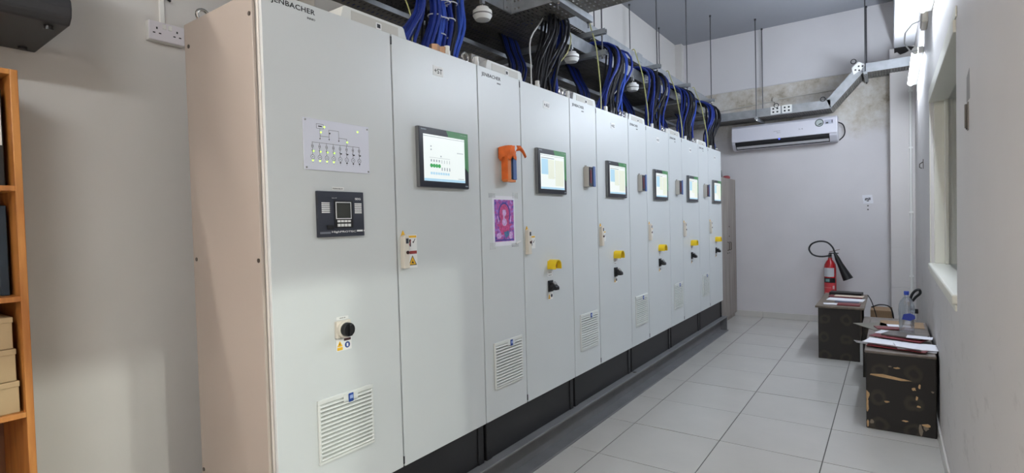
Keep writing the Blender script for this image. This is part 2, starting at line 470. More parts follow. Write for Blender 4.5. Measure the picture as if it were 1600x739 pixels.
# ================================================================== LAMPS
def batten(y0, y1, label, col=COOL, e=LAMP_E, z=2.97, x=XR-.012):
    t = thing('wall_batten_lamp', (x, (y0+y1)/2, z), label, 'lamp', None)
    L = (y1-y0)/2
    MB().box(-.03, .01, -L, L, -.028, .028).obj('housing', WHITEP, t, bevel=.004)
    pts = [(-.03, -.026)] + [(-.03-.045*math.sin(a), -.036*math.cos(a)) for a in [math.pi*k/10 for k in range(1, 10)]] + [(-.03, .026)]
    m = mat('batten_light_%d' % round(y0*100+x*10), (255, 255, 255), .4)
    b = m.node_tree.nodes['Principled BSDF']; b.inputs['Emission Color'].default_value = (*col, 1); b.inputs['Emission Strength'].default_value = e
    MB().prism(pts, 'xz', -L+.02, L-.02).obj('diffuser', m, t, smooth=True)
    for s in (-1, 1):
        MB().prism([(q*1.06, r*1.06) for q, r in pts], 'xz', s*L-.02*(s > 0), s*L+.02*(s < 0)).obj('end_cap', WHITEP, t)
    return t
batten(5.1, 6.6, 'glowing white batten lamp on right wall beside the back corner pilaster')
batten(2.39, 3.89, 'glowing white batten lamp cut by the top of the frame above the window')
batten(-3.1, -1.6, 'added white fill batten, unseen on the right wall behind the camera', (.94, .98, 1.0), LAMP_E*.95)  # unseen fill lamp, added to brighten the near doors
lb = batten(-3.1, -1.6, 'added warm fill batten, unseen on the left wall behind the camera', WARM, LAMP_E*1.75, x=XL+.012)  # unseen fill lamp, added to brighten the near right wall
lb.rotation_euler.z = math.pi
# corridor lamp outside the doorway (throws the soft patch on the left wall)
def corridor_lamp(y, label):
    z = 3.6
    t = thing('corridor_lamp', (6.0, y, z), label, 'lamp')
    MB().cyl((0, 0, .10), (0, 0, ZC-z), .01).obj('stem', WHITEP, t)
    MB().lathe([(.03, .12), (.10, .08), (.16, .02), (.155, .02), (.095, .075), (.03, .11)], n=20).obj('lamp_shade', WHITEP, t, smooth=True)
    ld = bpy.data.lights.new('corridor_bulb', 'POINT'); ld.energy = 270; ld.color = (.93, 1, .90); ld.shadow_soft_size = .09
    lo = bpy.data.objects.new('corridor_bulb', ld); COL.objects.link(lo); lo.parent = t; lo.location = (0, 0, -.03)
corridor_lamp(.76, 'pendant lamp in the corridor beyond the doorway, nearer the partition')
corridor_lamp(-.5, 'pendant lamp in the corridor beyond the doorway, opposite the door')

# conduit, junction box and lead beside the lamps
MB().tube([(XR-.012, 5.0, 3.16), (XR-.012, 3.0, 3.16), (XR-.012, 1.5, 3.16)], .011, 8).obj('lamp_conduit', WHITEP)
tag(bpy.data.objects['lamp_conduit'], 'white plastic conduit running along right wall above the lamps', 'conduit')
t = thing('junction_box', (XR, 4.55, 3.08), 'grey beige junction box on right wall between the two glowing lamps', 'junction box')
MB().box(-.04, 0, -.13, .13, -.06, .06).obj('box_body', IVORY, t, bevel=.01)
MB().box(-.045, -.04, -.11, .11, -.045, .045).obj('box_lid', mat('lid_grey', (190, 182, 176), .5), t, bevel=.003)
o = MB().tube([(XR-.03, 4.75, 3.13), (XR-.09, 4.85, 3.14), (XR-.14, 4.95, 3.10), (XR-.145, 5.0, 3.02), (XR-.10, 5.06, 2.96), (XR-.03, 5.12, 2.97)], .006, 6).obj('lamp_lead', CABWHITE)
tag(o, 'loose white lead looping into the end of the far lamp', 'cable')
t = thing('wall_conduit', (2.0, 7.27, 0), 'white vertical conduit down the pilaster in the back right corner', 'conduit')
MB().cyl((0, 0, .3), (0, 0, 3.2), .013, n=10).obj('pipe', WHITEP, t, smooth=True)
for z in (.7, 1.5, 2.3, 3.0): MB().box(-.022, .022, -.012, .01, z-.01, z+.01).obj('saddle_clip', WHITEP, t)

# ================================================================== SWITCHGEAR CABINETS
ZT, ZB, ZP = 2.345, .415, .20
DEPTH = .555
def slat_mesh(w):
    return MB().prism([(-.0, 0), (.0085, -.0045), (.0085, -.0085), (.0, -.0105)], 'xz', 0, w)
def seam_parts(cab, W, split):
    # body carcass, doors, gasket
    MB().box(-DEPTH, -.022, .004, W-.004, ZB, ZT-.004).obj('carcass', SIDE, cab, bevel=.003)
    MB().box(-.022, -.0165, .008, W-.008, ZB+.004, ZT-.008).obj('door_gasket', DARKGAP, cab)
    for a, b in ((0, split), (split, W)):
        MB().box(-.0165, 0, a+.0038, b-.0038, ZB, ZT).obj('door', GREY, cab, bevel=.0025, seg=3)
    for z in (ZT-.045, ZB+.012):
        MB().box(-.006, .0015, split-.0045, split+.0045, z, z+.034).obj('hinge_pin', BLACKP, cab, bevel=.001, seg=1)
    # plinth
    MB().box(-DEPTH+.01, -.02, .012, W-.012, ZP, ZB-.002).obj('plinth', PLINTH, cab, bevel=.003)
    for a in (.0, W-.07):
        p = MB().box(-.021, -.014, a+.012+(0 if a == 0 else 0), a+.058, ZP+.001, ZB-.004).obj('plinth_corner', PLINTH, cab, bevel=.002, seg=1)
        MB().cyl((-.014, a+.035, ZP+.04), (-.012, a+.035, ZP+.04), .008, n=8).obj('screw', BLACKP, p)
    # eyebolts
    for yy in (.045, W-.045):
        for xx in (-.042, -DEPTH+.05):
            e = MB().torus((xx, yy, ZT+.036), .0235, .0068, 'x' if yy < .1 else 'x', 18, 8).obj('eyebolt', CHROME, cab, smooth=True)
            MB().cyl((xx, yy, ZT-.006), (xx, yy, ZT+.014), .016, n=12).obj('collar', CHROME, e)
def hood(cab, c, rear, w=.34):
    """roof ventilation hood: bevelled front unit and taller one behind"""
    a, b = c-w/2, c+w/2
    pts = [(a-.022, ZT), (a, ZT+.068), (a+.01, ZT+.075), (b-.01, ZT+.075), (b, ZT+.068), (b+.022, ZT)]
    hd = MB().prism(pts, 'yz', -.27, -.05).obj('roof_hood', CREAM, cab, bevel=.004)
    MB().box(-.0499, -.0485, c-.13, c+.13, ZT+.012, ZT+.062).obj('hood_panel', mat('hood_grey', (198, 196, 188), .5), hd)
    MB().box(-.0486, -.047, c+.0, c+.03, ZT+.022, ZT+.05).obj('hood_badge', STICK, hd)
    MB().box(-.0471, -.0465, c+.006, c+.024, ZT+.028, ZT+.045).obj('badge_mark', INK, hd)
    for u, v in rear:
        MB().box(-.50, -.33, u, v, ZT-.004, ZT+.215).obj('rear_vent_box', mat('hood_grey_dark', (150, 147, 141), .5), cab, bevel=.004)
def grille(cab, y, z0, z1, w):
    g = MB()
    t = .011
    g.box(0, .010, y, y+w, z1-.018, z1); g.box(0, .010, y, y+w, z0, z0+t)
    g.box(0, .010, y, y+t, z0+t, z1-.018); g.box(0, .010, y+w-t, y+w, z0+t, z1-.018)
    fr = g.obj('vent_grille', CREAM, cab, bevel=.003)
    MB().box(0, .0012, y+t, y+w-t, z0+t, z1-.018).obj('grille_shadow_plate', mat('grille_back', (66, 66, 64), .8), fr)
    n = 14; step = (z1-.018-z0-t)/n
    me = MB().prism([(.001, -.002), (.0115, -.0055), (.0135, -.0085), (.0135, -.0115), (.001, -.0085)], 'xz', y+t*.6, y+w-t*.6).mesh('louvre')
    for i in range(n): link('louvre', me, CREAM, fr, (0, 0, z1-.018-i*step))
    c = y+w*.545
    MB().box(.010, .013, c-.03, c+.04, z1-.036, z1-.006).obj('catch_plate', CREAM, fr, bevel=.002, seg=1)
    MB().box(.013, .0165, c-.008, c+.016, z1-.041, z1-.006).obj('blue_badge', BLUE, fr, bevel=.002, seg=1)
    MB().box(.0166, .0169, c-.004, c+.012, z1-.028, z1-.014).obj('badge_mark', mat('badge_pale', (150, 170, 215), .5), fr)
def hmi(cab, y, kind):
    w, hh, z = .352, .283, 1.676
    h = MB().box(0, .020, y, y+w, z, z+hh).obj('touch_panel', mat('panel_case_grey', (120, 122, 124), .4, metal=.4), cab, bevel=.003)
    X = .020
    MB().box(X, X+.004, y+.002, y+w-.002, z+.002, z+hh-.002).obj('bezel', BEZEL, h, bevel=.001, seg=1)
    s0, s1, t0, t1 = y+.028, y+w-.032, z+.03, z+hh-.034
    MB().prism([(y+.53*w, z+hh-.003), (y+w-.003, z+hh-.003), (y+w-.003, z+.30*hh), (s1+.001, z+.385*hh), (s1+.001, t1+.001), (y+.575*w, t1+.001)], 'yz', X+.004, X+.0047).obj('green_corner', GREENB, h)
    MB().box(X+.004, X+.005, s0, s1, t0, t1).obj('screen', SCREEN, h)
    X2 = X+.005
    W_, H_ = s1-s0, t1-t0
    def r(name, u0, u1, v0, v1, m):
        MB().box(X2, X2+.0003, s0+u0*W_, s0+u1*W_, t0+v0*H_, t0+v1*H_).obj(name, m, h)
    r('screen_header', .0, 1, .955, .965, SCR_GREY); r('screen_footer', .0, 1, .0, .055, SCR_BLUE)
    if kind == 0:
        r('screen_line', .13, .62, .505, .510, SCR_GREY)
        for i in range(4):
            u = .17+i*.062
            MB().lathe([(.0095, X2), (.0095, X2+.0004)], (0, s0+u*W_, t0+.335*H_), 'x', 12).obj('status_dot', SCR_GREEN, h)
            r('status_bar', u-.012, u+.012, .42, .47, SCR_GREY)
        for i in range(4):
            u = .42+i*.062; r('status_bar', u-.010, u+.010, .24, .31, SCR_GREY); r('status_bar', u-.004, u+.004, .40, .47, SCR_GREY)
        for i in range(8): r('status_tile', .145+i*.058, .19+i*.058, .145, .195, SCR_BLUE)
        for u, v in ((.17, .75), (.17, .68), (.40, .55)): r('screen_symbol', u-.012, u+.012, v-.015, v+.015, SCR_GREY)
        r('screen_note', .80, .96, .66, .672, SCR_GREY); r('screen_note', .82, .97, .075, .085, SCR_GREY)
    else:
        r('table_block', .03, .30, .42, .86, SCR_BLUE); r('table_block', .30, .56, .30, .86, SCR_CREAM)
        r('chart_block', .60, .96, .10, .86, SCR_CREAM); r('chart_line', .60, .605, .36, .86, SCR_GREY); r('chart_line', .50, .62, .34, .345, SCR_GREY)
        r('table_header', .03, .56, .88, .90, SCR_GREY)
    text('panel_mark', 'INNIO', '+x', h, y+.016, y+.05, z+hh-.016, z+hh-.010, X+.0042, SCR_GREY)
    text('panel_mark', 'JENBACHER', '+x', h, y+w-.062, y+w-.014, z+hh-.018, z+hh-.012, X+.0049, mat('mark_pale', (170, 205, 175), .5))
    text('panel_mark', 'DIANE', '+x', h, y+w-.03, y+w-.010, z+.011, z+.017, X+.0042, SCR_GREY)
def lock_handle(cab, y):
    h = MB().prism([(y, 1.306), (y+.034, 1.306), (y+.034, 1.45), (y+.017, 1.458), (y, 1.45)], 'yz', 0, .026).obj('lock_handle', IVORY, cab, bevel=.004)
    MB().prism([(y+.006, 1.452), (y+.030, 1.452), (y+.018, 1.476)], 'yz', 0, .004).obj('warning_triangle', AMBER, h)
    MB().box(.026, .0268, y+.012, y+.027, 1.418, 1.441).obj('handle_label', NAVY, h)
    MB().lathe([(.008, .026), (.008, .030), (.004, .031)], (0, y+.020, 1.378), 'x', 14).obj('key_cylinder', mat('dark_maroon', (60, 26, 28), .4), h)
def tri(mb, c, z, s, x0, x1):
    mb.prism([(c-s, z), (c+s, z), (c, z+s*1.75)], 'yz', x0, x1)
def info_card(cab, y0, y1, z0, z1, full):
    c = MB().box(0, .0012, y0, y1, z0, z1).obj('safety_card', STICK, cab)
    w = y1-y0; X = .0012
    MB().box(X, X+.0003, y0+.003, y1-.003, z1-.014, z1-.004).obj('card_band', AMBER, c)
    zz = z1-.05 if full else z1-.058
    # crossed person and tick
    MB().prism([(y0+.006, zz+.028), (y0+.022, zz+.030), (y0+.022, zz-.004), (y0+.015, zz-.004), (y0+.014, zz+.014)], 'yz', X, X+.0003).obj('card_figure', INK, c)
    MB().prism([(y0+.004, zz-.012), (y0+.007, zz-.012), (y0+.024, zz+.026), (y0+.021, zz+.026)], 'yz', X+.0003, X+.0005).obj('card_cross', RED, c)
    MB().prism([(y0+.033, zz+.016), (y0+.038, zz+.010), (y0+.050, zz+.030), (y0+.047, zz+.031), (y0+.038, zz+.018), (y0+.035, zz+.02)], 'yz', X, X+.0003).obj('card_tick', INK, c)
    if full:
        MB().box(X, X+.0003, y0+.002, y1-.002, z0+.064, z0+.078).obj('card_band', mat('card_red', (150, 50, 48), .5), c)
        m = MB(); tri(m, (y0+y1)/2, z0+.012, .026, X, X+.0003); m.obj('card_triangle', INK, c)
        m = MB(); tri(m, (y0+y1)/2, z0+.0155, .0205, X+.0003, X+.0006); m.obj('card_triangle', AMBER, c)
        MB().prism([((y0+y1)/2-.008, z0+.022), ((y0+y1)/2+.010, z0+.02), ((y0+y1)/2+.002, z0+.028), ((y0+y1)/2+.001, z0+.038), ((y0+y1)/2-.003, z0+.028)], 'yz', X+.0006, X+.0008).obj('card_symbol', INK, c)
def tag_plate(cab, txt, y0, y1, z0=2.221, z1=2.267):
    p = MB().box(0, .0015, y0, y1, z0, z1).obj('tag_plate', STICK, cab)
    text('tag_lettering', txt, '+x', p, y0+.008, y1-.007, z0+.011, z1-.011, .0016, INK, .008)
def branding(cab, y0, y1, z0, z1):
    p = text('brand_lettering', 'JENBACHER', '+x', cab, y0, y1, z0, z1, .0003, INK, .012, 1.06)
    text('brand_lettering', 'INNIO', '+x', p, y1-.034, y1, z0-.016, z0-.008, .0003, INK, .01)
def gland(cab, y, x=-.045, m=WHITEP):
    g = MB().cyl((x, y, ZT-.004), (x, y, ZT+.03), .0165, n=6).obj('cable_gland', m, cab)
    MB().cyl((x, y, ZT+.03), (x, y, ZT+.052), .0145, n=12).obj('gland_cap', m, g)

# ---- first cabinet (+ST), two 600 mm doors
cab = thing('control_cabinet', (0, 0, 0), 'wide pale grey control cabinet tagged +ST with mimic diagram, nearest of the row', 'cabinet', 'row of control cabinets')
seam_parts(cab, 1.2, .6)
sp = MB().box(-DEPTH+.002, -.036, -.010, .003, ZB+.006, ZT-.006).obj('side_panel', mat('side_paint_warm_lit', (174, 163, 154), .5, bump=.04, bscale=400), cab, bevel=.004)  # cabinet paint with dim warm light put into its colour
for x, z in ((-.052, 2.262), (-.515, 2.244), (-.052, 1.387), (-.522, 1.383), (-.052, .53), (-.535, .512)):
    MB().cyl((x, -.0085, z), (x, -.0125, z), .008, n=12).obj('panel_bolt', mat('bolt_dark', (70, 62, 56), .5), sp)
hood(cab, .56, ((.45, .757), (.767, .90)))
branding(cab, .042, .220, 2.304, 2.329)
tag_plate(cab, '+ST', .862, .933)
for y, m in ((.93, mat('brass_gland', (176, 140, 112), .35, metal=.6)), (.985, mat('brass_gland', (176, 140, 112), .35, metal=.6))):
    MB().cyl((-.05, y, ZT-.004), (-.05, y, ZT+.045), .026, n=6).obj('cable_gland', m, cab)
gland(cab, 1.0, -.03); gland(cab, .30, -.2)
hmi(cab, .729, 0)
lock_handle(cab, .616)
info_card(cab, .659, .719, 1.304, 1.456, True)
grille(cab, .167, .589, .838, .264)
# mimic diagram
def mimic():
    pl = MB().box(0, .004, .149, .456, 1.720, 1.915).obj('mimic_panel', mat('mimic_plate', (222, 224, 236), .4), cab, bevel=.001, seg=1)
    X = .004
    for y, z in ((.158, 1.907), (.448, 1.904), (.158, 1.728), (.448, 1.728)):
        MB().cyl((X, y, z), (X+.0015, y, z), .0035, n=8).obj('panel_screw', CHROME, pl)
    d = MB(); q = .0011
    H = lambda y0, y1, z: d.box(X, X+.0004, y0, y1, z-q*.5, z+q*.5)
    V = lambda y, z0, z1: d.box(X, X+.0004, y-q*.5, y+q*.5, z0, z1)
    H(.206, .237, 1.897); H(.206, .237, 1.880); V(.206, 1.880, 1.897); V(.237, 1.880, 1.897); d.box(X, X+.0004, .214, .230, 1.8865, 1.8905)
    V(.221, 1.843, 1.880); H(.220, .261, 1.8515); V(.261, 1.843, 1.879); H(.261, .306, 1.879); V(.306, 1.843, 1.879); H(.306, .344, 1.8525); V(.344, 1.825, 1.8525)
    for y, z in ((.220, 1.843), (.261, 1.844), (.306, 1.843)): d.prism([(y-.003, z), (y+.003, z), (y, z-.006)], 'yz', X, X+.0004)
    H(.184, .406, 1.825)
    for i in range(8):
        y = .186+i*.0311
        V(y, 1.817, 1.825); V(y, 1.778, 1.805); d.torus((X, y, 1.8125), .0042, .0006, 'x', 14, 4); d.torus((X, y, 1.808), .0042, .0006, 'x', 14, 4)
        d.torus((X, y, 1.769), .0082, .0007, 'x', 18, 4); d.box(X, X+.0004, y-.0016, y+.0016, 1.7675, 1.7705)
        d.prism([(y-.004, 1.796), (y-.003, 1.797), (y+.001, 1.788), (y, 1.787)], 'yz', X, X+.0004)
        H(y+.004, y+.010, 1.791); d.box(X, X+.0004, y-.001, y+.001, 1.7475, 1.749)
    d.obj('single_line_diagram', INK, pl)
    on = MB(); off = MB()
    for i in range(8):
        y = .186+i*.0311; mbb = on if i < 4 else off
        mbb.lathe([(.0030, X), (.0026, X+.002)], (0, y+.004, 1.791), 'x', 10); mbb.lathe([(.0032, X), (.0026, X+.002)], (0, y, 1.7555), 'x', 10)
    for y, z in ((.241, 1.888), (.225, 1.866), (.346, 1.840), (.399, 1.888)): on.lathe([(.0034, X), (.0028, X+.002)], (0, y, z), 'x', 10)
    off.lathe([(.0032, X), (.0028, X+.002)], (0, .264, 1.866), 'x', 10)
    o = on.obj('lit_indicators', LED_G, pl); o['kind'] = 'stuff'
    o = off.obj('dark_indicators', INK, pl); o['kind'] = 'stuff'
mimic()
def relay():
    y0, y1, z0, z1 = .193, .410, 1.462, 1.640
    p = MB().box(0, .014, y0, y1, z0, z1).obj('protection_relay', NAVY, cab, bevel=.002)
    X = .014; w, hh = y1-y0, z1-z0
    U = lambda a: y0+(a-95)/525*w
    Vv = lambda b: z1-(b-135)/530*hh
    def R(name, a0, b0, a1, b1, m, d=.0006): return MB().box(X, X+d, U(a0), U(a1), Vv(b1), Vv(b0)).obj(name, m, p)
    R('keypad_field', 272, 243, 482, 562, BLACKP, .002)
    X += .002
    R('display_frame', 285, 258, 462, 458, STICK, .0012); X += .0012
    R('display', 293, 267, 454, 449, mat('lcd_dark', (62, 64, 60), .2)); X -= .0012
    for r_, (b0, b1) in enumerate(((472, 497), (515, 548))):
        for c_ in range(4): R('key', 300+c_*40, b0, 331+c_*40, b1, STICK, .002)
    X -= .002
    for i in range(6):
        R('label_strip', 135, 265+i*21.5, 222, 279+i*21.5, STICK); R('label_strip', 508, 270+i*21.5, 592, 284+i*21.5, STICK)
        R('led_mark', 228, 268+i*21.5, 240, 276+i*21.5, mat('led_off', (96, 98, 100), .4))
    R('port_cover', 185, 530, 256, 578, BLACKP, .003)
    R('stripe', 110, 605, 225, 628, mat('stripe_grey', (120, 124, 132), .5))
    R('stripe', 527, 592, 597, 612, STICK); R('stripe', 610, 594, 618, 612, STICK)
    text('relay_lettering', 'HighPROTEC', '+x', p, U(238), U(516), Vv(625), Vv(597), .0142, STICK, .012)
    text('relay_lettering', 'SEG', '+x', p, U(515), U(584), Vv(230), Vv(205), .0142, STICK, .02)
    text('relay_lettering', 'System OK', '+x', p, U(250), U(305), Vv(218), Vv(208), .0142, STICK)
    l = MB().box(0, .001, .268, .325, 1.6455, 1.6585).obj('name_strip', STICK, cab)
    text('strip_lettering', 'MAINS RELAY', '+x', l, .273, .320, 1.6495, 1.6545, .0011, INK)
relay()
def main_switch():
    s = MB().box(0, .016, .258, .326, 1.060, 1.128).obj('rotary_switch', IVORY, cab, bevel=.003)
    MB().lathe([(.034, .016), (.034, .028), (.032, .03)], (0, .292, 1.094), 'x', 24).obj('switch_collar', IVORY, s, smooth=True)
    MB().lathe([(.0275, .030), (.0275, .048), (.025, .051)], (0, .292, 1.094), 'x', 24).obj('knob', BLACKP, s, smooth=True)
    MB().box(.051, .062, .286, .298, 1.071, 1.117).obj('knob_grip', BLACKP, s, bevel=.003)
    for z in (1.104, 1.085): MB().cyl((.016, .265, z), (.017, .265, z), .0045, n=10).obj('screw_hole', INK, s)
    l = MB().box(0, .001, .268, .325, 1.1305, 1.1425).obj('name_strip', STICK, cab)
    text('strip_lettering', 'HEATER ON', '+x', l, .283, .310, 1.134, 1.139, .0011, INK)
    k = MB().box(0, .001, .263, .336, 1.006, 1.055).obj('switch_sticker', STICK, cab)
    m = MB(); tri(m, .280, 1.0235, .013, .001, .0014); m.obj('sticker_triangle', AMBER, k)
    MB().box(.001, .0014, .267, .293, 1.009, 1.021).obj('sticker_band', AMBER, k)
    MB().prism([(.279, 1.039), (.282, 1.039), (.280, 1.033), (.283, 1.033), (.278, 1.026), (.279, 1.032), (.277, 1.032)], 'yz', .0014, .0017).obj('sticker_symbol', INK, k)
    MB().lathe([(.0125, .001), (.0125, .0014)], (0, .316, 1.026), 'x', 20).obj('sticker_disc', BLUE, k)
    MB().box(.0014, .0017, .312, .320, 1.019, 1.032).obj('sticker_symbol', STICK, k)
    MB().box(.001, .0014, .300, .333, 1.043, 1.053).obj('sticker_band', mat('dark_maroon', (60, 26, 28), .4), k)
main_switch()

# ---- the five +A cabinets: narrow 400 mm door, wide 600 mm door
acab = thing('control_cabinet', (0, 1.2, 0), 'pale grey control cabinet tagged +A1 with orange cloth and paper print', 'cabinet', 'row of control cabinets')
def build_a():
    c = acab
    seam_parts(c, 1.0, .4)
    hood(c, .325, ((.36, .575), (.583, .80)))
    branding(c, .037, .210, 2.292, 2.317)
    gland(c, .03, -.03); gland(c, .66, -.04)
    hmi(c, .545, 1)
    lock_handle(c, .417)
    info_card(c, .469, .526, 1.338, 1.418, False)
    grille(c, .080, .575, .836, .270)
    # emergency stop under a yellow guard
    y, z = .70, 1.218; r0, r1 = .038, .033
    arc = [(y+r0*math.cos(a), z+r0*math.sin(a)) for a in [math.pi*k/10 for k in range(11)]]
    arc2 = [(y+r1*math.cos(a), z+r1*math.sin(a)) for a in [math.pi*k/10 for k in range(10, -1, -1)]]
    poly = [(y+r0, z-.022)] + arc + [(y-r0, z-.022), (y-r1, z-.022)] + arc2 + [(y+r1, z-.022)]
    g = MB().prism(poly, 'yz', 0, .062).obj('emergency_stop', YEL, c)
    MB().box(0, .004, y-.034, y+.034, z-.022, z+.03).obj('stop_base', YEL, g)
    MB().lathe([(.012, .004), (.012, .022), (.021, .026), (.021, .036), (.014, .040)], (0, y, z), 'x', 18).obj('stop_button', RED, g, smooth=True)
    for k, zz in enumerate((1.166, 1.148)):
        s = MB().box(0, .001, .662, .722, zz, zz+.013).obj('name_strip', STICK, c)
        MB().box(.001, .0013, .672, .712, zz+.005, zz+.008).obj('strip_print', INK, s)
    # main switch with black handle
    s = MB().box(0, .010, .663, .716, 1.050, 1.122).obj('switch_base', BLACKP, c, bevel=.002)
    MB().cyl((.010, .690, 1.086), (.03, .690, 1.086), .022, n=18).obj('switch_boss', BLACKP, s)
    MB().prism([(.028, 1.108), (.058, 1.082), (.058, 1.062), (.028, 1.060)], 'xz', .672, .712).obj('switch_handle', BLACKP, s, bevel=.004)
    MB().prism([(.030, 1.116), (.046, 1.100), (.043, 1.097), (.028, 1.110)], 'xz', .678, .706).obj('switch_pointer', mat('pointer_grey', (150, 150, 150), .4), s)
    k = MB().box(0, .001, .664, .722, 1.000, 1.044).obj('switch_sticker', STICK, c)
    m = MB(); tri(m, .677, 1.016, .010, .001, .0014); m.obj('sticker_triangle', AMBER, k)
    MB().box(.001, .0014, .667, .687, 1.004, 1.014).obj('sticker_band', AMBER, k)
    MB().lathe([(.011, .001), (.011, .0014)], (0, .706, 1.022), 'x', 16).obj('sticker_disc', NAVY, k)
    # alarm sounder on the narrow door
    a = MB().box(0, .040, .185, .262, 1.742, 1.886).obj('alarm_sounder', mat('sounder_grey', (190, 186, 178), .45), c, bevel=.004)
    MB().box(.040, .046, .189, .258, 1.746, 1.882).obj('sounder_front', NAVY, a, bevel=.003)
    MB().box(.046, .050, .196, .216, 1.765, 1.862).obj('sounder_strip', mat('strip_maroon', (110, 42, 50), .4), a, bevel=.002, seg=1)
    MB().box(.047, .0474, .224, .250, 1.775, 1.860).obj('sounder_label', mat('label_dark', (34, 38, 70), .4), a)
    MB().prism([(.046, 1.886), (.052, 1.888), (.052, 1.744), (.046, 1.742)], 'xz', .240, .272).obj('sounder_flap', mat('flap_blue', (90, 120, 180), .3, alpha=.75), a)
    MB().cyl((0, .206, 1.892), (.012, .206, 1.892), .007, n=8).obj('sounder_screw', CHROME, a)
build_a()
LBL = ['pale grey control cabinet tagged +A2, second after the wide +ST cabinet',
       'pale grey control cabinet tagged +A3, third after the wide +ST cabinet',
       'pale grey control cabinet tagged +A4, next to last of the row',
       'pale grey control cabinet tagged +A5, last of the row beside the wood wardrobe']
others = [dup(acab, (0, 1.2+k, 0), LBL[k-1]) for k in range(1, 5)]
for k, c in enumerate([acab]+others): tag_plate(c, '+A%d' % (k+1), .660, .734)
# right side panel of the last cabinet
MB().box(-DEPTH+.002, -.036, .997, 1.010, ZB+.006, ZT-.006).obj('side_panel', SIDE, others[-1], bevel=.004)

# orange cloth draped over the +A1 sounder
def orange_cloth():
    y0, zt = 1.2+.165, 1.925
    t = thing('orange_cloth', (0, y0, 0), 'crumpled orange cloth tied over the alarm box of the +A1 cabinet', 'cloth')
    random.seed(5)
    m = MB(); n, k = 15, 8
    for j in range(k):
        for i in range(n):
            u = i/(n-1); a = math.pi*u
            rad = .055+.012*(j/k)+.006*math.sin(i*2.3+j)
            yy = .058 - math.cos(a)*(.060+.004*j/k)
            xx = .006+math.sin(a)*rad
            zz = zt - .004 - (j/(k-1))*.062*(1+.2*math.sin(i*1.7)) + .012*math.sin(a)*(1-j/k) + .005*math.sin(i*3.1+j*2)
            m.v.append((xx, yy, zz))
    for j in range(k-1):
        for i in range(n-1):
            m.f.append((j*n+i, j*n+i+1, (j+1)*n+i+1, (j+1)*n+i))
    m.v.append((.03, .058, zt+.012)); q = len(m.v)-1
    for i in range(n-1): m.f.append((i, i+1, q))
    o = m.obj('hood_fold', ORANGE, t, smooth=True); so = o.modifiers.new('thick', 'SOLIDIFY'); so.thickness = .003
    r = MB(); pts = [(.055, .10, zt-.004), (.06, .13, zt+.0), (.06, .155, zt-.012), (.058, .175, zt-.03), (.055, .19, zt-.045)]
    for i, p in enumerate(pts):
        wv = .017*(1-.12*i); r.v += [(p[0], p[1], p[2]-wv), (p[0]+.01, p[1]+.004, p[2]), (p[0], p[1]+.008, p[2]+wv)]
    for i in range(len(pts)-1):
        for j in range(2): r.f.append((i*3+j, i*3+j+1, i*3+j+4, i*3+j+3))
    o = r.obj('ribbon_end', ORANGE, t, smooth=True); so = o.modifiers.new('thick', 'SOLIDIFY'); so.thickness = .003
    MB().prism([(.012, 1.735), (.055, 1.732), (.055, 1.875), (.012, 1.875)], 'xz', .014, .0195).obj('wrap_fold', ORANGE, t, bevel=.004)
    MB().prism([(.049, 1.735), (.056, 1.738), (.056, 1.875), (.049, 1.875)], 'xz', .018, .048).obj('wrap_fold', mat('amber_wrap', (206, 120, 60), .35), t, bevel=.002)
    MB().prism([(.02, 1.728), (.054, 1.728), (.054, 1.742), (.02, 1.742)], 'xz', .012, .095).obj('wrap_fold', mat('amber_wrap', (206, 120, 60), .35), t, bevel=.003)
orange_cloth()

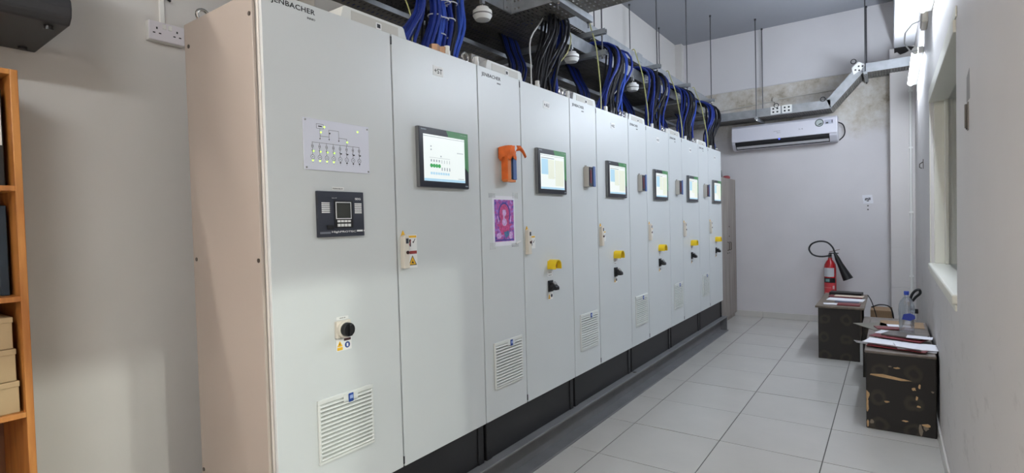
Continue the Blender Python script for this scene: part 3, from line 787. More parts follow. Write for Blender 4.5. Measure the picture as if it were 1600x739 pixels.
def poster():
    t = thing('printed_poster', (0.0004, 0, 0), 'white paper with ornate purple and pink devotional print taped below the orange cloth', 'poster')
    y0, y1, z0, z1 = 1.299, 1.515, 1.370, 1.652
    MB().prism([(y0, z1), (y1-.002, z1-.001), (y1+.002, z0), (y0+.003, z0-.001), (y0+.002, (z0+z1)/2)], 'yz', 0, .0008).obj('paper', PAPER, t)
    a, b, c, d = y0+.019, y1-.013, z0+.024, z1-.022
    pr = MB().box(.0008, .0011, a, b, c, d).obj('print', POSTER, t)
    cy = (a+b)/2; hh = d-c
    def sh(pts, m, x): MB().prism([(cy+u*(b-a)/2, c+v*hh) for u, v in pts], 'yz', .0011, .0011+x).obj('print_shape', m, pr)
    P1, P2, P3, P4 = (mat('print_'+n, rgb, .4, noise=.38, scale=70) for n, rgb in (('rose', (196, 76, 130)), ('lilac', (214, 178, 224)), ('indigo', (62, 66, 150)), ('teal', (70, 120, 160))))
    ell = lambda cu, cv, ru, rv, n=18: [(cu+ru*math.cos(6.2832*k/n), cv+rv*math.sin(6.2832*k/n)) for k in range(n)]
    sh([(-.95, 0.02), (.95, .02), (.95, .05), (-.95, .05)], P3, .0001)
    sh(ell(0, .66, .62, .28), P3, .0001); sh(ell(0, .66, .52, .24), P1, .0002)
    sh(ell(0, .70, .20, .10), P2, .0003); sh([(-.16, .76), (.16, .76), (.0, .90)], P1, .0004)
    sh([(-.42, .56), (.42, .56), (.55, .30), (.3, .16), (-.3, .16), (-.55, .30)], P1, .0003)
    sh(ell(0, .46, .26, .09), P2, .0004); sh(ell(-.05, .58, .07, .10), P2, .0005)
    sh(ell(-.58, .14, .24, .07), P2, .0003); sh(ell(.62, .14, .18, .09), P2, .0003)
    sh([(-.1, .22), (.42, .26), (.46, .14), (.1, .08)], P4, .0005)
    for s in (-1, 1):
        sh([(s*.55, .50), (s*.68, .62), (s*.74, .60), (s*.62, .44)], P2, .0003)
        sh([(s*.52, .40), (s*.72, .44), (s*.74, .40), (s*.55, .34)], P1, .0004)
    tp = mat('clear_tape', (226, 228, 226), .3, alpha=.22)
    for u0, u1, w0, w1 in ((y0-.03, y0+.03, z1-.012, z1+.012), (y1-.02, y1+.035, z1-.012, z1+.02), (y0-.03, y0+.02, z0-.015, z0+.02), (y1-.04, y1+.03, z0-.012, z0+.010)):
        MB().box(.0009, .0012, u0, u1, w0, w1).obj('tape_strip', tp, t)
    MB().prism([(y1+.002, z0+.004), (y1+.048, z0+.016), (y1+.05, z0+.022), (y1+.002, z0+.012)], 'yz', .001, .006).obj('tape_strip', STICK, t)
poster()

# ================================================================== STEEL BASE BEAM
bt = thing('steel_base_beam', (0, 0, 0), 'dark grey painted steel I-beam under the front of the cabinet row', 'beam')
Y0, Y1 = -.02, 6.27
MB().box(-.16, .037, Y0, Y1, ZP-.014, ZP).obj('top_flange', BEAM, bt, bevel=.004)
MB().box(-.066, -.054, Y0, Y1, .014, ZP-.014).obj('web', BEAM, bt)
MB().box(-.16, .037, Y0, Y1+.04, 0.0, .014).obj('bottom_flange', BEAM, bt, bevel=.004)
MB().box(-.06, .03, Y1-.012, Y1, .014, ZP-.014).obj('end_plate', BEAM, bt)
b2 = thing('steel_base_beam', (-.40, 0, 0), 'dark grey steel I-beam under the rear of the cabinet row', 'beam')
MB().box(-.16, .037, Y0, Y1, ZP-.014, ZP).obj('top_flange', BEAM, b2)
MB().box(-.066, -.054, Y0, Y1, .014, ZP-.014).obj('web', BEAM, b2)
MB().box(-.16, .037, Y0, Y1, 0.0, .014).obj('bottom_flange', BEAM, b2)
o = MB().lathe([(.016, 0), (.016, .004), (.006, .006)], (.012, 3.21, ZP), 'z', 12).obj('metal_washer', CHROME)
tag(o, 'small shiny washer lying on the steel base beam', 'washer')

# ================================================================== CABLE TRAYS
def perf_plate(x0, x1, y0, y1, z, px=.05, py=.035, hx=.030, hy=.010):
    """sheet with staggered real slots; returns MB (single sheet, solidified later)"""
    m = MB(); nx = max(1, int((x1-x0)/px)); ny = max(1, int((y1-y0)/py))
    px, py = (x1-x0)/nx, (y1-y0)/ny
    for i in range(nx):
        for j in range(ny):
            a, b, c, d = x0+i*px, x0+(i+1)*px, y0+j*py, y0+(j+1)*py
            cx, cy = (a+b)/2, (c+d)/2
            k = len(m.v)
            m.v += [(a, c, z), (b, c, z), (b, d, z), (a, d, z), (cx-hx/2, cy-hy/2, z), (cx+hx/2, cy-hy/2, z), (cx+hx/2, cy+hy/2, z), (cx-hx/2, cy+hy/2, z)]
            m.f += [(k, k+1, k+5, k+4), (k+1, k+2, k+6, k+5), (k+2, k+3, k+7, k+6), (k+3, k, k+4, k+7)]
    return m
def plate_obj(name, m, parent, mt=GALV_SHADE):
    me = bpy.data.meshes.new(name); me.from_pydata(m.v, [], m.f)
    bm = bmesh.new(); bm.from_mesh(me); bmesh.ops.remove_doubles(bm, verts=bm.verts, dist=.0004); bm.to_mesh(me); bm.free()
    o = link(name, me, mt, parent); s = o.modifiers.new('thick', 'SOLIDIFY'); s.thickness = .002; s.offset = 0
    return o
def rail(parent, pts_axis, x=None, y=None, a=0, b=1, z0=0, z1=.1):
    if x is not None:
        o = MB().box(x-.0012, x+.0012, a, b, z0, z1).box(x-.0012, x+.014 if False else x+.0012, a, b, z1-.002, z1).obj('side_rail', GALV, parent)
    else:
        o = MB().box(a, b, y-.0012, y+.0012, z0, z1).obj('side_rail', GALV, parent)
    return o
TX0, TX1 = -.925, -.32  # left edge carried out to the wall to block light behind
ZL, ZU = 2.925, 3.10
lt = thing('cable_tray', (0, 0, 0), 'lower perforated galvanised cable tray above the cabinets, cables spilling over its rail', 'cable tray', 'overhead cable trays')
plate_obj('perforated_base', perf_plate(TX0, TX1, -1.2, 7.0, ZL), lt)
rail(lt, 'y', x=TX1, a=-1.2, b=1.99, z0=ZL, z1=ZL+.105)
rail(lt, 'y', x=TX1, a=2.30, b=7.0, z0=ZL, z1=ZL+.105)
rail(lt, 'y', x=TX0, a=-1.2, b=7.0, z0=ZL, z1=ZL+.105)
ut = thing('cable_tray', (0, 0, 0), 'upper perforated galvanised cable tray stacked above the lower one', 'cable tray', 'overhead cable trays')
plate_obj('perforated_base', perf_plate(TX0, TX1, 1.0, 6.95, ZU), ut)
rail(ut, 'y', x=TX1, a=1.0, b=6.95, z0=ZU, z1=ZU+.10)
rail(ut, 'y', x=TX0, a=1.0, b=6.95, z0=ZU, z1=ZU+.10)
for y in (4.3, 5.95):
    s = MB().box(TX1, TX1+.006, y-.06, y+.06, ZU+.03, ZU+.115).obj('splice_plate', GALV, ut)
ct = thing('cable_tray', (0, 0, 0), 'perforated cable tray crossing over the aisle at the top of the frame', 'cable tray', 'overhead cable trays')
plate_obj('perforated_base', perf_plate(TX1, XR, 1.99, 2.30, ZL, .035, .05, .012, .026), ct)
rail(ct, 'x', y=1.99, a=TX1, b=XR, z0=ZL, z1=ZL+.105)
rail(ct, 'x', y=2.30, a=TX1, b=XR, z0=ZL, z1=ZL+.105)
cp = MB().prism([(TX1+.003, 1.90), (TX1+.006, 1.90), (TX1+.006, 1.984), (TX1+.09, 1.984), (TX1+.09, 1.987), (TX1+.003, 1.987)], 'xy', ZL+.004, ZL+.10).obj('corner_plate', GALV, ct)
for x, y, z in ((TX1+.006, 1.93, 2.95), (TX1+.006, 1.93, 3.0)): MB().cyl((x, y, z), (x+.006, y, z), .007, n=8).obj('bolt', CHROME, cp)
for x, z in ((TX1+.04, 2.95), (TX1+.04, 3.0), (TX1+.07, 2.95), (TX1+.07, 3.0)): MB().cyl((x, 1.984, z), (x, 1.978, z), .007, n=8).obj('bolt', CHROME, cp)

# strut channels on threaded rods
def strut(y, z, x0, x1, rods, label, ceil=True, lower=None):
    t = thing('strut_hanger', (0, y, 0), label, 'hanger', 'strut hangers under the trays')
    def ch(z_): 
        return MB().prism([(-.0205, z_-.041), (.0205, z_-.041), (.0205, z_), (.010, z_), (.010, z_-.006), (.0175, z_-.006), (.0175, z_-.037), (-.0175, z_-.037), (-.0175, z_-.006), (-.010, z_-.006), (-.010, z_), (-.0205, z_)], 'yz', x0, x1).obj('strut_channel', GALV, t)
    ch(z)
    if lower:
        ch(lower)
    for x in rods:
        MB().cyl((x, 0, (lower or z)-.07), (x, 0, ZC+.02), .0066, n=8).obj('threaded_rod', mat('rod_steel', (92, 92, 95), .45, metal=.6), t)
        MB().cyl((x, 0, ZC-.022), (x, 0, ZC), .013, n=8).obj('anchor_nut', mat('anchor_dark', (60, 60, 62), .5), t)
        for zz in ((z, lower) if lower else (z,)): MB().cyl((x, 0, zz-.054), (x, 0, zz-.042), .012, n=6).obj('hex_nut', CHROME, t)
    return t
names = ['strut hanger with threaded rods over the +A2 cabinet, nearest of the far four', 'strut hanger with threaded rods over the +A3 cabinet',
         'strut hanger with threaded rods over the +A4 cabinet', 'strut hanger with threaded rods nearest the back wall tray']
for y, n in zip((3.10, 4.40, 5.40, 6.45), names): strut(y, ZU-.002, -.93, -.135, (-.172, -.88), n, lower=ZL-.002)
strut(1.52, ZU-.03, -.93, -.135, (-.172, -.88), 'strut hanger with threaded rods over the wide +ST cabinet', lower=ZL-.002)
strut(2.64, ZL-.004, -.93, -.36, (-.40, -.90), 'short strut bar across the underside of the lower tray')
# strut along the aisle under the crossing tray
t = thing('strut_bar', (.085, 0, 0), 'blueish steel strut bar under the tray crossing the aisle', 'strut')
z = ZL-.002
MB().prism([(-.0205, z-.041), (.0205, z-.041), (.0205, z), (.010, z), (.010, z-.006), (.0175, z-.006), (.0175, z-.037), (-.0175, z-.037), (-.0175, z-.006), (-.010, z-.006), (-.010, z), (-.0205, z)], 'xz', 1.86, 2.38).obj('strut_channel', GALV, t)
for y in (1.93, 2.345):
    MB().cyl((0, y, z-.085), (0, y, ZC+.02), .005, n=8).obj('threaded_rod', mat('rod_steel', (92, 92, 95), .45, metal=.6), t)
    MB().cyl((0, y, z-.054), (0, y, z-.042), .012, n=6).obj('hex_nut', CHROME, t)

# tray along the back wall, rising at the right
def back_tray():
    t = thing('cable_tray', (0, 0, 0), 'galvanised cable tray along the back wall stepping up above the air conditioner', 'cable tray', 'overhead cable trays')
    ya, yb_ = 7.03, 7.42
    P = [(-.86, 2.872), (1.165, 2.872), (1.515, 3.262), (XR, 3.262)]
    hgt = .112
    def off(p, dz): return [(x, z+dz) for x, z in p]
    # base: perforated flat runs and sloped piece
    plate_obj('perforated_base', perf_plate(P[0][0], P[1][0], ya, yb_, P[0][1], .028, .05, .010, .03), t)
    m = perf_plate(0, 1, ya, yb_, 0, .05, .05, .02, .03)
    m.v = [(P[1][0]+x*(P[2][0]-P[1][0]), y, P[1][1]+x*(P[2][1]-P[1][1])) for x, y, z in m.v]
    plate_obj('perforated_base', m, t)
    plate_obj('perforated_base', perf_plate(P[2][0], P[3][0], ya, yb_, P[2][1], .028, .05, .010, .03), t)
    for y in (ya, yb_):
        for a, b in zip(P[:-1], P[1:]):
            MB().prism([a, b, (b[0], b[1]+hgt), (a[0], a[1]+hgt)] if abs(a[1]-b[1]) < .01 else [a, b, (b[0]-.045, b[1]+hgt), (a[0]-.045, a[1]+hgt)], 'xz', y-.0012, y+.0012).obj('side_rail', GALV, t)
    for x0, z0 in ((.46, 2.885), (.60, 2.885)):
        s = MB().box(x0, x0+.12, ya-.006, ya-.002, z0, z0+.105).obj('splice_plate', WHITEP, t)
        for i in (0, 1):
            for j in (0, 1): MB().box(x0+.022+i*.05, x0+.044+i*.05, ya-.0075, ya-.006, z0+.018+j*.045, z0+.04+j*.045).obj('plate_slot', INK, s)
    s = MB().prism([(1.42, 3.255), (1.50, 3.30), (1.55, 3.36), (1.47, 3.41), (1.40, 3.34)], 'xz', ya-.006, ya-.002).obj('splice_plate', WHITEP, t)
    for x, z_ in ((1.44, 3.31), (1.475, 3.35), (1.48, 3.30), (1.515, 3.345)): MB().box(x-.009, x+.009, ya-.0075, ya-.006, z_-.009, z_+.009).obj('plate_slot', INK, s)
    for (x, z_) in ((.53, 3.0), (1.08, 3.0), (1.42, 3.42)):
        MB().torus((x, ya-.004, z_), .028, .005, 'y', 14, 6).obj('earth_loop', CABBLACK, t)
back_tray()
def rodpair(x, ys, z, zt, label):
    t = thing('strut_hanger', (x, 0, 0), label, 'hanger', 'strut hangers under the back tray')
    MB().box(-.02, .02, ys[0]-.04, ys[1]+.03, z-.035, z-.002).obj('strut_channel', GALV, t, bevel=.003)
    for y in ys:
        MB().cyl((0, y, z-.06), (0, y, ZC+.02), .0066, n=8).obj('threaded_rod', mat('rod_steel', (92, 92, 95), .45, metal=.6), t)
        MB().cyl((0, y, ZC-.022), (0, y, ZC), .013, n=8).obj('anchor_nut', mat('anchor_dark', (60, 60, 62), .5), t)
        MB().cyl((0, y, z-.05), (0, y, z-.037), .012, n=6).obj('hex_nut', CHROME, t)
rodpair(.285, (6.99, 7.455), 2.872, 0, 'strut hanger with two rods at the left end above the air conditioner')
rodpair(1.545, (6.99, 7.455), 3.262, 0, 'strut hanger with two rods at the raised right end of back tray')

# low rear tray added to mask the lit wall, and cables in the trays
rt = thing('cable_tray', (0, 0, 0), 'added low rear tray masking the bright left wall behind the roof hoods', 'cable tray', 'overhead cable trays')
plate_obj('perforated_base', perf_plate(-.935, -.64, .2, 6.4, 2.78), rt)
rail(rt, 'y', x=-.64, a=.2, b=6.4, z0=2.78, z1=2.81)
for y in (.6, 2.4, 4.2, 6.0): MB().box(-.95, -.63, y-.02, y+.02, 2.74, 2.778).obj('wall_bracket', GALV, rt)
def cable_run(label, make, n, r=.011):
    t = thing('cable_run', (0, 0, 0), label, 'cables', 'cables lying in the trays')
    for i in range(n):
        MB().tube(make(i), r, 6).obj('cable', CABBLACK if i % 4 else CABBLUE, t, smooth=True)
random.seed(9)
cable_run('cables lying along the lower overhead tray', lambda i: [(-.90+.044*i+random.uniform(-.01, .01), y, ZL+.0135) for y in (-1.1, .5, 2.0, 3.5, 5.0, 6.9)], 11)
cable_run('cables lying along the upper overhead tray', lambda i: [(-.90+.042*i+random.uniform(-.01, .01), y, ZU+.0135) for y in (1.1, 2.5, 3.5, 5.0, 6.9)], 13)
cable_run('added dark cables darkening the tray on the back wall', lambda i: [(x, 7.06+.03*i, z+.0135) for x, z in ((-.8, 2.872), (.3, 2.872), (1.155, 2.872), (1.505, 3.264), (2.03, 3.264))], 12)  # cables added so the slotted underside reads dark
cable_run('cables lying along the added low rear tray', lambda i: [(-.91+.04*i, y, 2.7935) for y in (.3, 2.0, 4.0, 6.3)], 7)

# smoke detectors hung under the lower tray
def detector():
    t = thing('smoke_detector', (-.28, 1.62, 2.815), 'white domed smoke detector beside the blue cables of the +ST cabinet', 'smoke detector', 'smoke detectors under the tray')
    MB().lathe([(.02, -.052), (.046, -.046), (.060, -.022), (.060, .008), (.050, .016), (.03, .018)], n=28).obj('detector_head', WHITEP, t, smooth=True)
    MB().lathe([(.0606, -.020), (.0606, -.012)], n=28).obj('smoke_slot', mat('slot_grey', (120, 120, 118), .6), t)
    MB().lathe([(.040, .018), (.040, .030), (.012, .032)], n=20).obj('detector_base', WHITEP, t)
    MB().cyl((0, 0, .03), (0, 0, .112), .006, n=8).obj('hanging_stud', CHROME, t)
    MB().box(-.012, .012, -.012, .012, .055, .085).obj('stud_bracket', GALV, t)
    return t
d0 = detector()
dup(d0, (-.28, 2.76, 2.815), 'white smoke detector hanging between the +A1 and +A2 cable bundles')
dup(d0, (-.28, 4.0, 2.815), 'white smoke detector hanging between the +A2 and +A3 cable bundles')

# ================================================================== CABLES
def bez(P, n=14):
    """Catmull-Rom through P"""
    P = [Vector(p) for p in P]; P = [2*P[0]-P[1]] + P + [2*P[-1]-P[-2]]
    out = []
    seg = len(P)-3; per = max(2, n//seg)
    for i in range(seg):
        a, b, c, d = P[i:i+4]
        for k in range(per):
            t = k/per
            out.append(.5*((2*b)+(c-a)*t+(2*a-5*b+4*c-d)*t*t+(-a+3*b-3*c+d)*t**3))
    out.append(P[-2]); return out
def bundle(y0, ytop, ybot, spec, label, seed, ties=True, blue_right=True):
    random.seed(seed)
    t = thing('cable_bundle', (0, y0, 0), label, 'cables', 'cable bundles dropping into the cabinets')
    n = len(spec)
    for i, (m, r, kind) in enumerate(spec):
        f = i/(n-1)
        a = ytop[0]+(ytop[1]-ytop[0])*f + random.uniform(-.02, .02)
        b = ybot[0]+(ybot[1]-ybot[0])*f + random.uniform(-.03, .03)
        if kind == 'front':        # over the rail and forward into the roof
            bulge = random.uniform(.12, .25); xe = random.uniform(-.15, -.05)
            z1 = ZL+.105+r+random.uniform(0, .03)
            P = [(-.60, a-random.uniform(.25, .5), ZL+.045+random.uniform(0, .04)), (-.45, a-.08, ZL+.06+random.uniform(0, .04)), (TX1, a, z1), (TX1+bulge*.8, a+.01, z1-.07),
                 (TX1+bulge*1.1, a*.75+b*.25, z1-.25), ((TX1+bulge+xe)/2+random.uniform(-.02, .02), a*.3+b*.7, z1-.48), (xe, b, ZT+.05), (xe, b, ZT-.01)]
        else:                      # rear drop, behind the rail side
            xe = random.uniform(-.42, -.30)
            P = [(-.62, a-.2, ZL-.01), (-.6, a-.05, ZL-.06), (-.5, a*.6+b*.4, ZL-.2), (xe, b, ZT+.12), (xe, b, ZT-.01)]
        MB().tube(bez(P, 21), r, 6).obj('cable', m, t, smooth=True)
    return t
B, L_, K = CABBLUE, CABBLUE2, CABBLACK
def tie_ring(t, c, R):
    MB().torus(c, R, .0035, 'z', 14, 6).obj('cable_tie', TIE, t)
# +ST: mostly blue, straight drops
def st_bundle():
    random.seed(21)
    t = thing('cable_bundle', (0, 0, 0), 'thick blue cable bundle dropping into the roof of the wide +ST cabinet', 'cables', 'cable bundles dropping into the cabinets')
    groups = [(.85, 1.08, 7, B), (.94, 1.15, 6, B), (1.0, 1.20, 6, L_), (1.05, 1.26, 6, B), (1.095, 1.32, 6, K), (1.14, 1.39, 4, L_)]
    for gi, (yb_, yt, n, m) in enumerate(groups):
        for i in range(n):
            xb = -.10-.035*(i % 3)+random.uniform(-.01, .01); b = yb_+.018*(i//2)+random.uniform(-.008, .008)
            a = yt+.02*(i//2)+random.uniform(-.01, .01); xt = -.24+random.uniform(-.03, .03)
            r = .010 if m is not K else .008
            if gi == 0: b -= .02*i; r = .009
            P = [(-.52, a-.2, ZL+.05), (TX1, a, ZL+.13), (xt+.03, a, ZL+.02), (xt+.02, a*.75+b*.25, 2.8), ((xt+xb)/2+.02, (a+b)/2, 2.6), (xb, b, ZT+.06), (xb, b, ZT-.01)]
            MB().tube(bez(P, 24), r, 6).obj('cable', m if random.random() > .15 else (B if m is L_ else m), t, smooth=True)
    for g, z_, f in ((1, 2.60, .5), (2, 2.60, .5), (3, 2.61, .5), (1, 2.72, .66), (2, 2.70, .64), (3, 2.71, .65), (2, 2.50, .3), (3, 2.49, .3)):
        yb_, yt = groups[g][:2]; tie_ring(t, (-.135-.065*f, yb_+(yt-yb_)*f+.02, z_), .036)
    P = [(-.45, .95, 2.9), (-.33, .98, 2.75), (-.25, .97, 2.6), (-.2, .93, 2.45), (-.18, .92, ZT)]
    MB().tube(bez(P, 20), .004, 6).obj('earth_wire', CABEARTH, t, smooth=True)
st_bundle()
blab = ['black and blue cable bundle curving into the roof of the +A1 cabinet', 'black and blue cable bundle curving into the roof of the +A2 cabinet',
        'black and blue cable bundle curving into the roof of the +A3 cabinet', 'black and blue cable bundle curving into the roof of the +A4 cabinet',
        'black and blue cable bundle curving into the last cabinet roof by the back wall']
for k in range(5):
    y0 = 1.2+k
    random.seed(40+k)
    spec = []
    if k == 0:
        order = [K]*24+[B]*3+[L_]*4
    else:
        order = [B]*4+[K]*22+[L_]*(5 if k < 4 else 1)+([K]*3 if k == 4 else [B])
    for m in order: spec.append((m, .0095 if m is not K else .0085, 'front'))
    tb = bundle(y0, ((1.02, 1.32) if k else (.98, 1.26)), (.70, 1.0), spec, blab[k], 100+k)
    for i in range(8):
        b = .74+.028*i+random.uniform(-.01, .01); a = 1.0+.03*i
        P = [(-.62, a+.05, ZL+.02), (-.56, a, ZL-.05), (-.48, a*.7+b*.3, ZL-.16), (-.36, a*.3+b*.7, ZT+.26), (-.27-.006*i, b-.06, ZT+.08), (-.255-.006*i, b-.08, ZT-.01)]
        MB().tube(bez(P, 15), .009, 6).obj('cable', B if i % 3 else K, tb, smooth=True)
    for i in range(4):
        b = .02+.035*i
        P = [(-.66, b+.25, ZL+.0), (-.60, b+.2, ZL-.12), (-.5, b+.08, ZL-.36), (-.42, b, ZT+.06), (-.42, b, ZT-.01)]
        MB().tube(bez(P, 12), .008, 6).obj('cable', K, tb, smooth=True)
    # pale earth wire from the upper tray to the roof
    mw = CABEARTH if k else CABWHITE
    tt = .82 if k else 1.0
    P = [(-.36, tt+.08, ZU+.06), (-.31, tt+.1, ZU+.115), (-.27, tt+.08, ZU+.02), (-.19, tt+.0, ZU-.16), (-.12, .72, 2.7), (-.065, .63, 2.5), (-.06, .62, ZT-.01)]
    MB().tube(bez(P, 24), .0052, 6).obj('earth_wire', mw, tb, smooth=True)
    P = [(-.32, 1.36, ZL+.13), (-.18, 1.36, ZL+.0), (-.12, 1.2, 2.72), (-.13, .95, 2.52), (-.1, .84, 2.42), (-.1, .83, ZT)]
    MB().tube(bez(P, 24), .0042, 6).obj('earth_wire', CABWHITE if k % 2 else CABEARTH, tb, smooth=True)
    tie_ring(tb, (-.225, 1.13, 2.93), .04); tie_ring(tb, (-.16, 1.1, 2.72), .03)

# ================================================================== BACK WALL THINGS
def air_conditioner():
    t = thing('air_conditioner', (.555, 7.5, 2.65), 'white split air conditioner on the back wall under the cable tray', 'air conditioner')
    w = .665; D = .225
    body = [(-.0, -.165), (-.0, .165), (-D+.03, .165), (-D, .14), (-D-.004, -.05), (-D+.012, -.095), (-.14, -.165), (-.05, -.175)]
    MB().prism(body, 'yz', -w, w).obj('casing', mat('ac_white', (216, 216, 226), .28), t, bevel=.008)
    # front panel
    MB().prism([(-D+.026, .160), (-D-.006, .135), (-D-.010, -.060), (-D-.002, -.068), (-D+.003, .13), (-D+.03, .152)], 'yz', -w+.004, w-.004).obj('front_panel', mat('ac_panel', (222, 222, 232), .16, coat=.5), t, bevel=.004)
    # outlet slot and louvre
    MB().prism([(-D-.006, -.068), (-D+.007, -.100), (-.145, -.171), (-.14, -.15), (-D+.03, -.09)], 'yz', -w+.05, w-.09).obj('air_outlet', mat('ac_slot', (26, 26, 30), .6), t)
    MB().prism([(-.210, -.104), (-.206, -.101), (-.158, -.156), (-.161, -.160)], 'yz', -w+.06, w-.1).obj('louvre_flap', mat('ac_flap', (196, 196, 200), .35), t)
    b = MB().lathe([(.052, -D-.011), (.052, -D-.009)], (w-.205, 0, .085), 'y', 24).obj('badge', mat('badge_dark', (84, 92, 92), .4), t)
    MB().lathe([(.040, -D-.0118), (.040, -D-.011)], (w-.205, 0, .085), 'y', 24).obj('badge_face', mat('badge_silver', (176, 186, 186), .35), b)
    MB().prism([(w-.225, .052), (w-.18, .06), (w-.17, .085), (w-.205, .075)], 'xz', -D-.0125, -D-.0118).obj('badge_mark', mat('badge_dark', (84, 92, 92), .4), b)
    s = MB().box(w-.145, w-.045, -D-.0095, -D-.0085, .058, .115).obj('energy_sticker', mat('sticker_lilac', (176, 178, 196), .5), t)
    MB().box(w-.13, w-.10, -D-.0105, -D-.0095, .066, .085).obj('sticker_print', INK, s); MB().box(w-.062, w-.052, -D-.0105, -D-.0095, .07, .108).obj('sticker_print', NAVY, s)
    text('ac_lettering', 'INVERTER', '-y', t, -.10, -.015, .030, .040, -D-.0105, mat('ac_print', (110, 112, 120), .5))
    text('ac_lettering', 'R410', '-y', t, -.06, -.018, .005, .018, -D-.0105, mat('ac_print', (110, 112, 120), .5))
    text('ac_lettering', '24', '-y', t, .205, .265, .02, .04, -D-.0105, mat('ac_print2', (160, 160, 168), .5))
    MB().lathe([(.012, -D-.012), (.012, -D-.010)], (-.03, 0, -.075), 'y', 12).obj('blue_indicator', mat('led_blue', (90, 110, 255), .3, emit=1.5), t)
    P = [(w-.02, -.05, .10), (w+.05, -.04, .06), (w+.075, -.04, -.03), (w+.06, -.04, -.10), (w+.01, -.04, -.15)]
    MB().tube(bez(P, 16), .008, 6).obj('power_cord', CABBLACK, t, smooth=True)
air_conditioner()

t = thing('wall_pipe', (0, YB-.012, 0), 'thin painted conduit with a junction along the stained band of back wall', 'conduit')
MB().tube([(-.5, 0, 3.10), (.25, 0, 3.14), (.43, 0, 3.15)], .009, 6).obj('pipe', mat('pipe_paint', (196, 192, 184), .6), t)
MB().tube([(.46, 0, 3.17), (1.0, 0, 3.185), (1.3, 0, 3.19)], .009, 6).obj('pipe', mat('pipe_paint', (196, 192, 184), .6), t)
MB().lathe([(.035, -.015), (.035, .01)], (.445, 0, 3.17), 'y', 14).obj('junction', mat('pipe_paint', (196, 192, 184), .6), t)
MB().tube([(.445, 0, 3.14), (.445, 0, 2.85)], .009, 6).obj('pipe', mat('pipe_paint', (196, 192, 184), .6), t)

t = thing('wall_notice', (1.545, YB, 1.685), 'small white notice with dark print on the back wall above the extinguisher hose', 'notice')
MB().box(-.062, .05, -.003, 0, .02, .06).obj('paper', PAPER, t); MB().box(-.05, .06, -.003, 0, -.055, -.012).obj('paper', PAPER, t)
MB().box(-.055, .055, -.002, 0, -.014, .024).obj('paper', PAPER, t)
n = MB()
for (a, b, z) in ((-.03, .0, .012), (.005, .03, .016), (-.035, -.012, -.004), (-.005, .03, -.002), (-.012, .012, -.02)): n.box(a, b, -.0045, -.003, z-.006, z+.005)
o = n.obj('notice_print', INK, t); o['kind'] = 'stuff'
for z in (-.085, -.135): MB().cyl((0, 0, z), (0, -.008, z), .010, n=8).obj('wall_plug', mat('plug_dark', (80, 76, 74), .6), t)

def extinguisher():
    t = thing('fire_extinguisher', (1.115, 7.36, 0), 'red carbon dioxide fire extinguisher with black horn against the back wall', 'fire extinguisher')
    MB().lathe([(.03, 0), (.066, .006), (.073, .03), (.073, .77), (.066, .82), (.045, .86), (.026, .885), (.024, .91), (.0, .912)], n=28).obj('cylinder', EXTRED, t, smooth=True)
    lb = MB()
    def curved(name, a0, a1, z0, z1, m, r=.0738):
        q = MB(); k = 10
        for i in range(k+1):
            a = a0+(a1-a0)*i/k; q.v += [(r*math.sin(a), -r*math.cos(a), z0), (r*math.sin(a), -r*math.cos(a), z1)]
        for i in range(k): q.f.append((2*i, 2*i+2, 2*i+3, 2*i+1))
        return q.obj(name, m, t, smooth=True)
    curved('label_panel', -1.15, .75, .655, .775, mat('label_grey', (205, 205, 210), .5))
    curved('label_band', -1.15, 1.0, .575, .640, mat('label_black', (24, 26, 28), .4))
    l2 = curved('label_band', -.75, -.05, .590, .625, mat('label_teal', (120, 160, 158), .4), .0741)
    curved('label_red', -1.15, 1.0, .32, .572, mat('label_red', (196, 60, 66), .45))
    for z in (.37, .44, .51):
        curved('label_pictogram', .45, .8, z-.02, z+.025, mat('label_pale', (214, 180, 182), .45), .0741)
        curved('label_print', -1.0, .2, z-.008, z+.004, mat('label_pink', (206, 110, 114), .45), .0741)
    MB().cyl((0, 0, .905), (0, 0, .965), .020, n=14).obj('valve', mat('valve_steel', (120, 110, 106), .35, metal=.7), t)
    MB().box(-.012, .10, -.012, .012, .965, .978).obj('lever', BLACKP, t, bevel=.003)
    MB().prism([(-.01, .985), (.02, .99), (.115, 1.02), (.115, 1.028), (.015, 1.0), (-.01, .996)], 'xz', -.01, .01).obj('lever', mat('lever_steel', (130, 112, 108), .4, metal=.5), t)
    P = [(.02, -.02, .95), (-.05, -.03, .93), (-.14, -.035, .93), (-.21, -.035, .96), (-.245, -.035, 1.03), (-.21, -.035, 1.10), (-.12, -.035, 1.135), (-.03, -.035, 1.12), (.03, -.035, 1.06), (.055, -.04, 1.0), (.06, -.04, .96)]
    MB().tube(bez(P, 44), .011, 8).obj('hose', CABBLACK, t, smooth=True)
    c = MB(); n = 20
    axis = [(.055, -.045, .985, .014), (.075, -.05, .94, .022), (.09, -.05, .90, .030), (.12, -.05, .83, .034), (.21, -.05, .63, .062)]
    c.tube([a[:3] for a in axis], [a[3] for a in axis], n).obj('discharge_horn', BLACKP, t, smooth=True)
extinguisher()

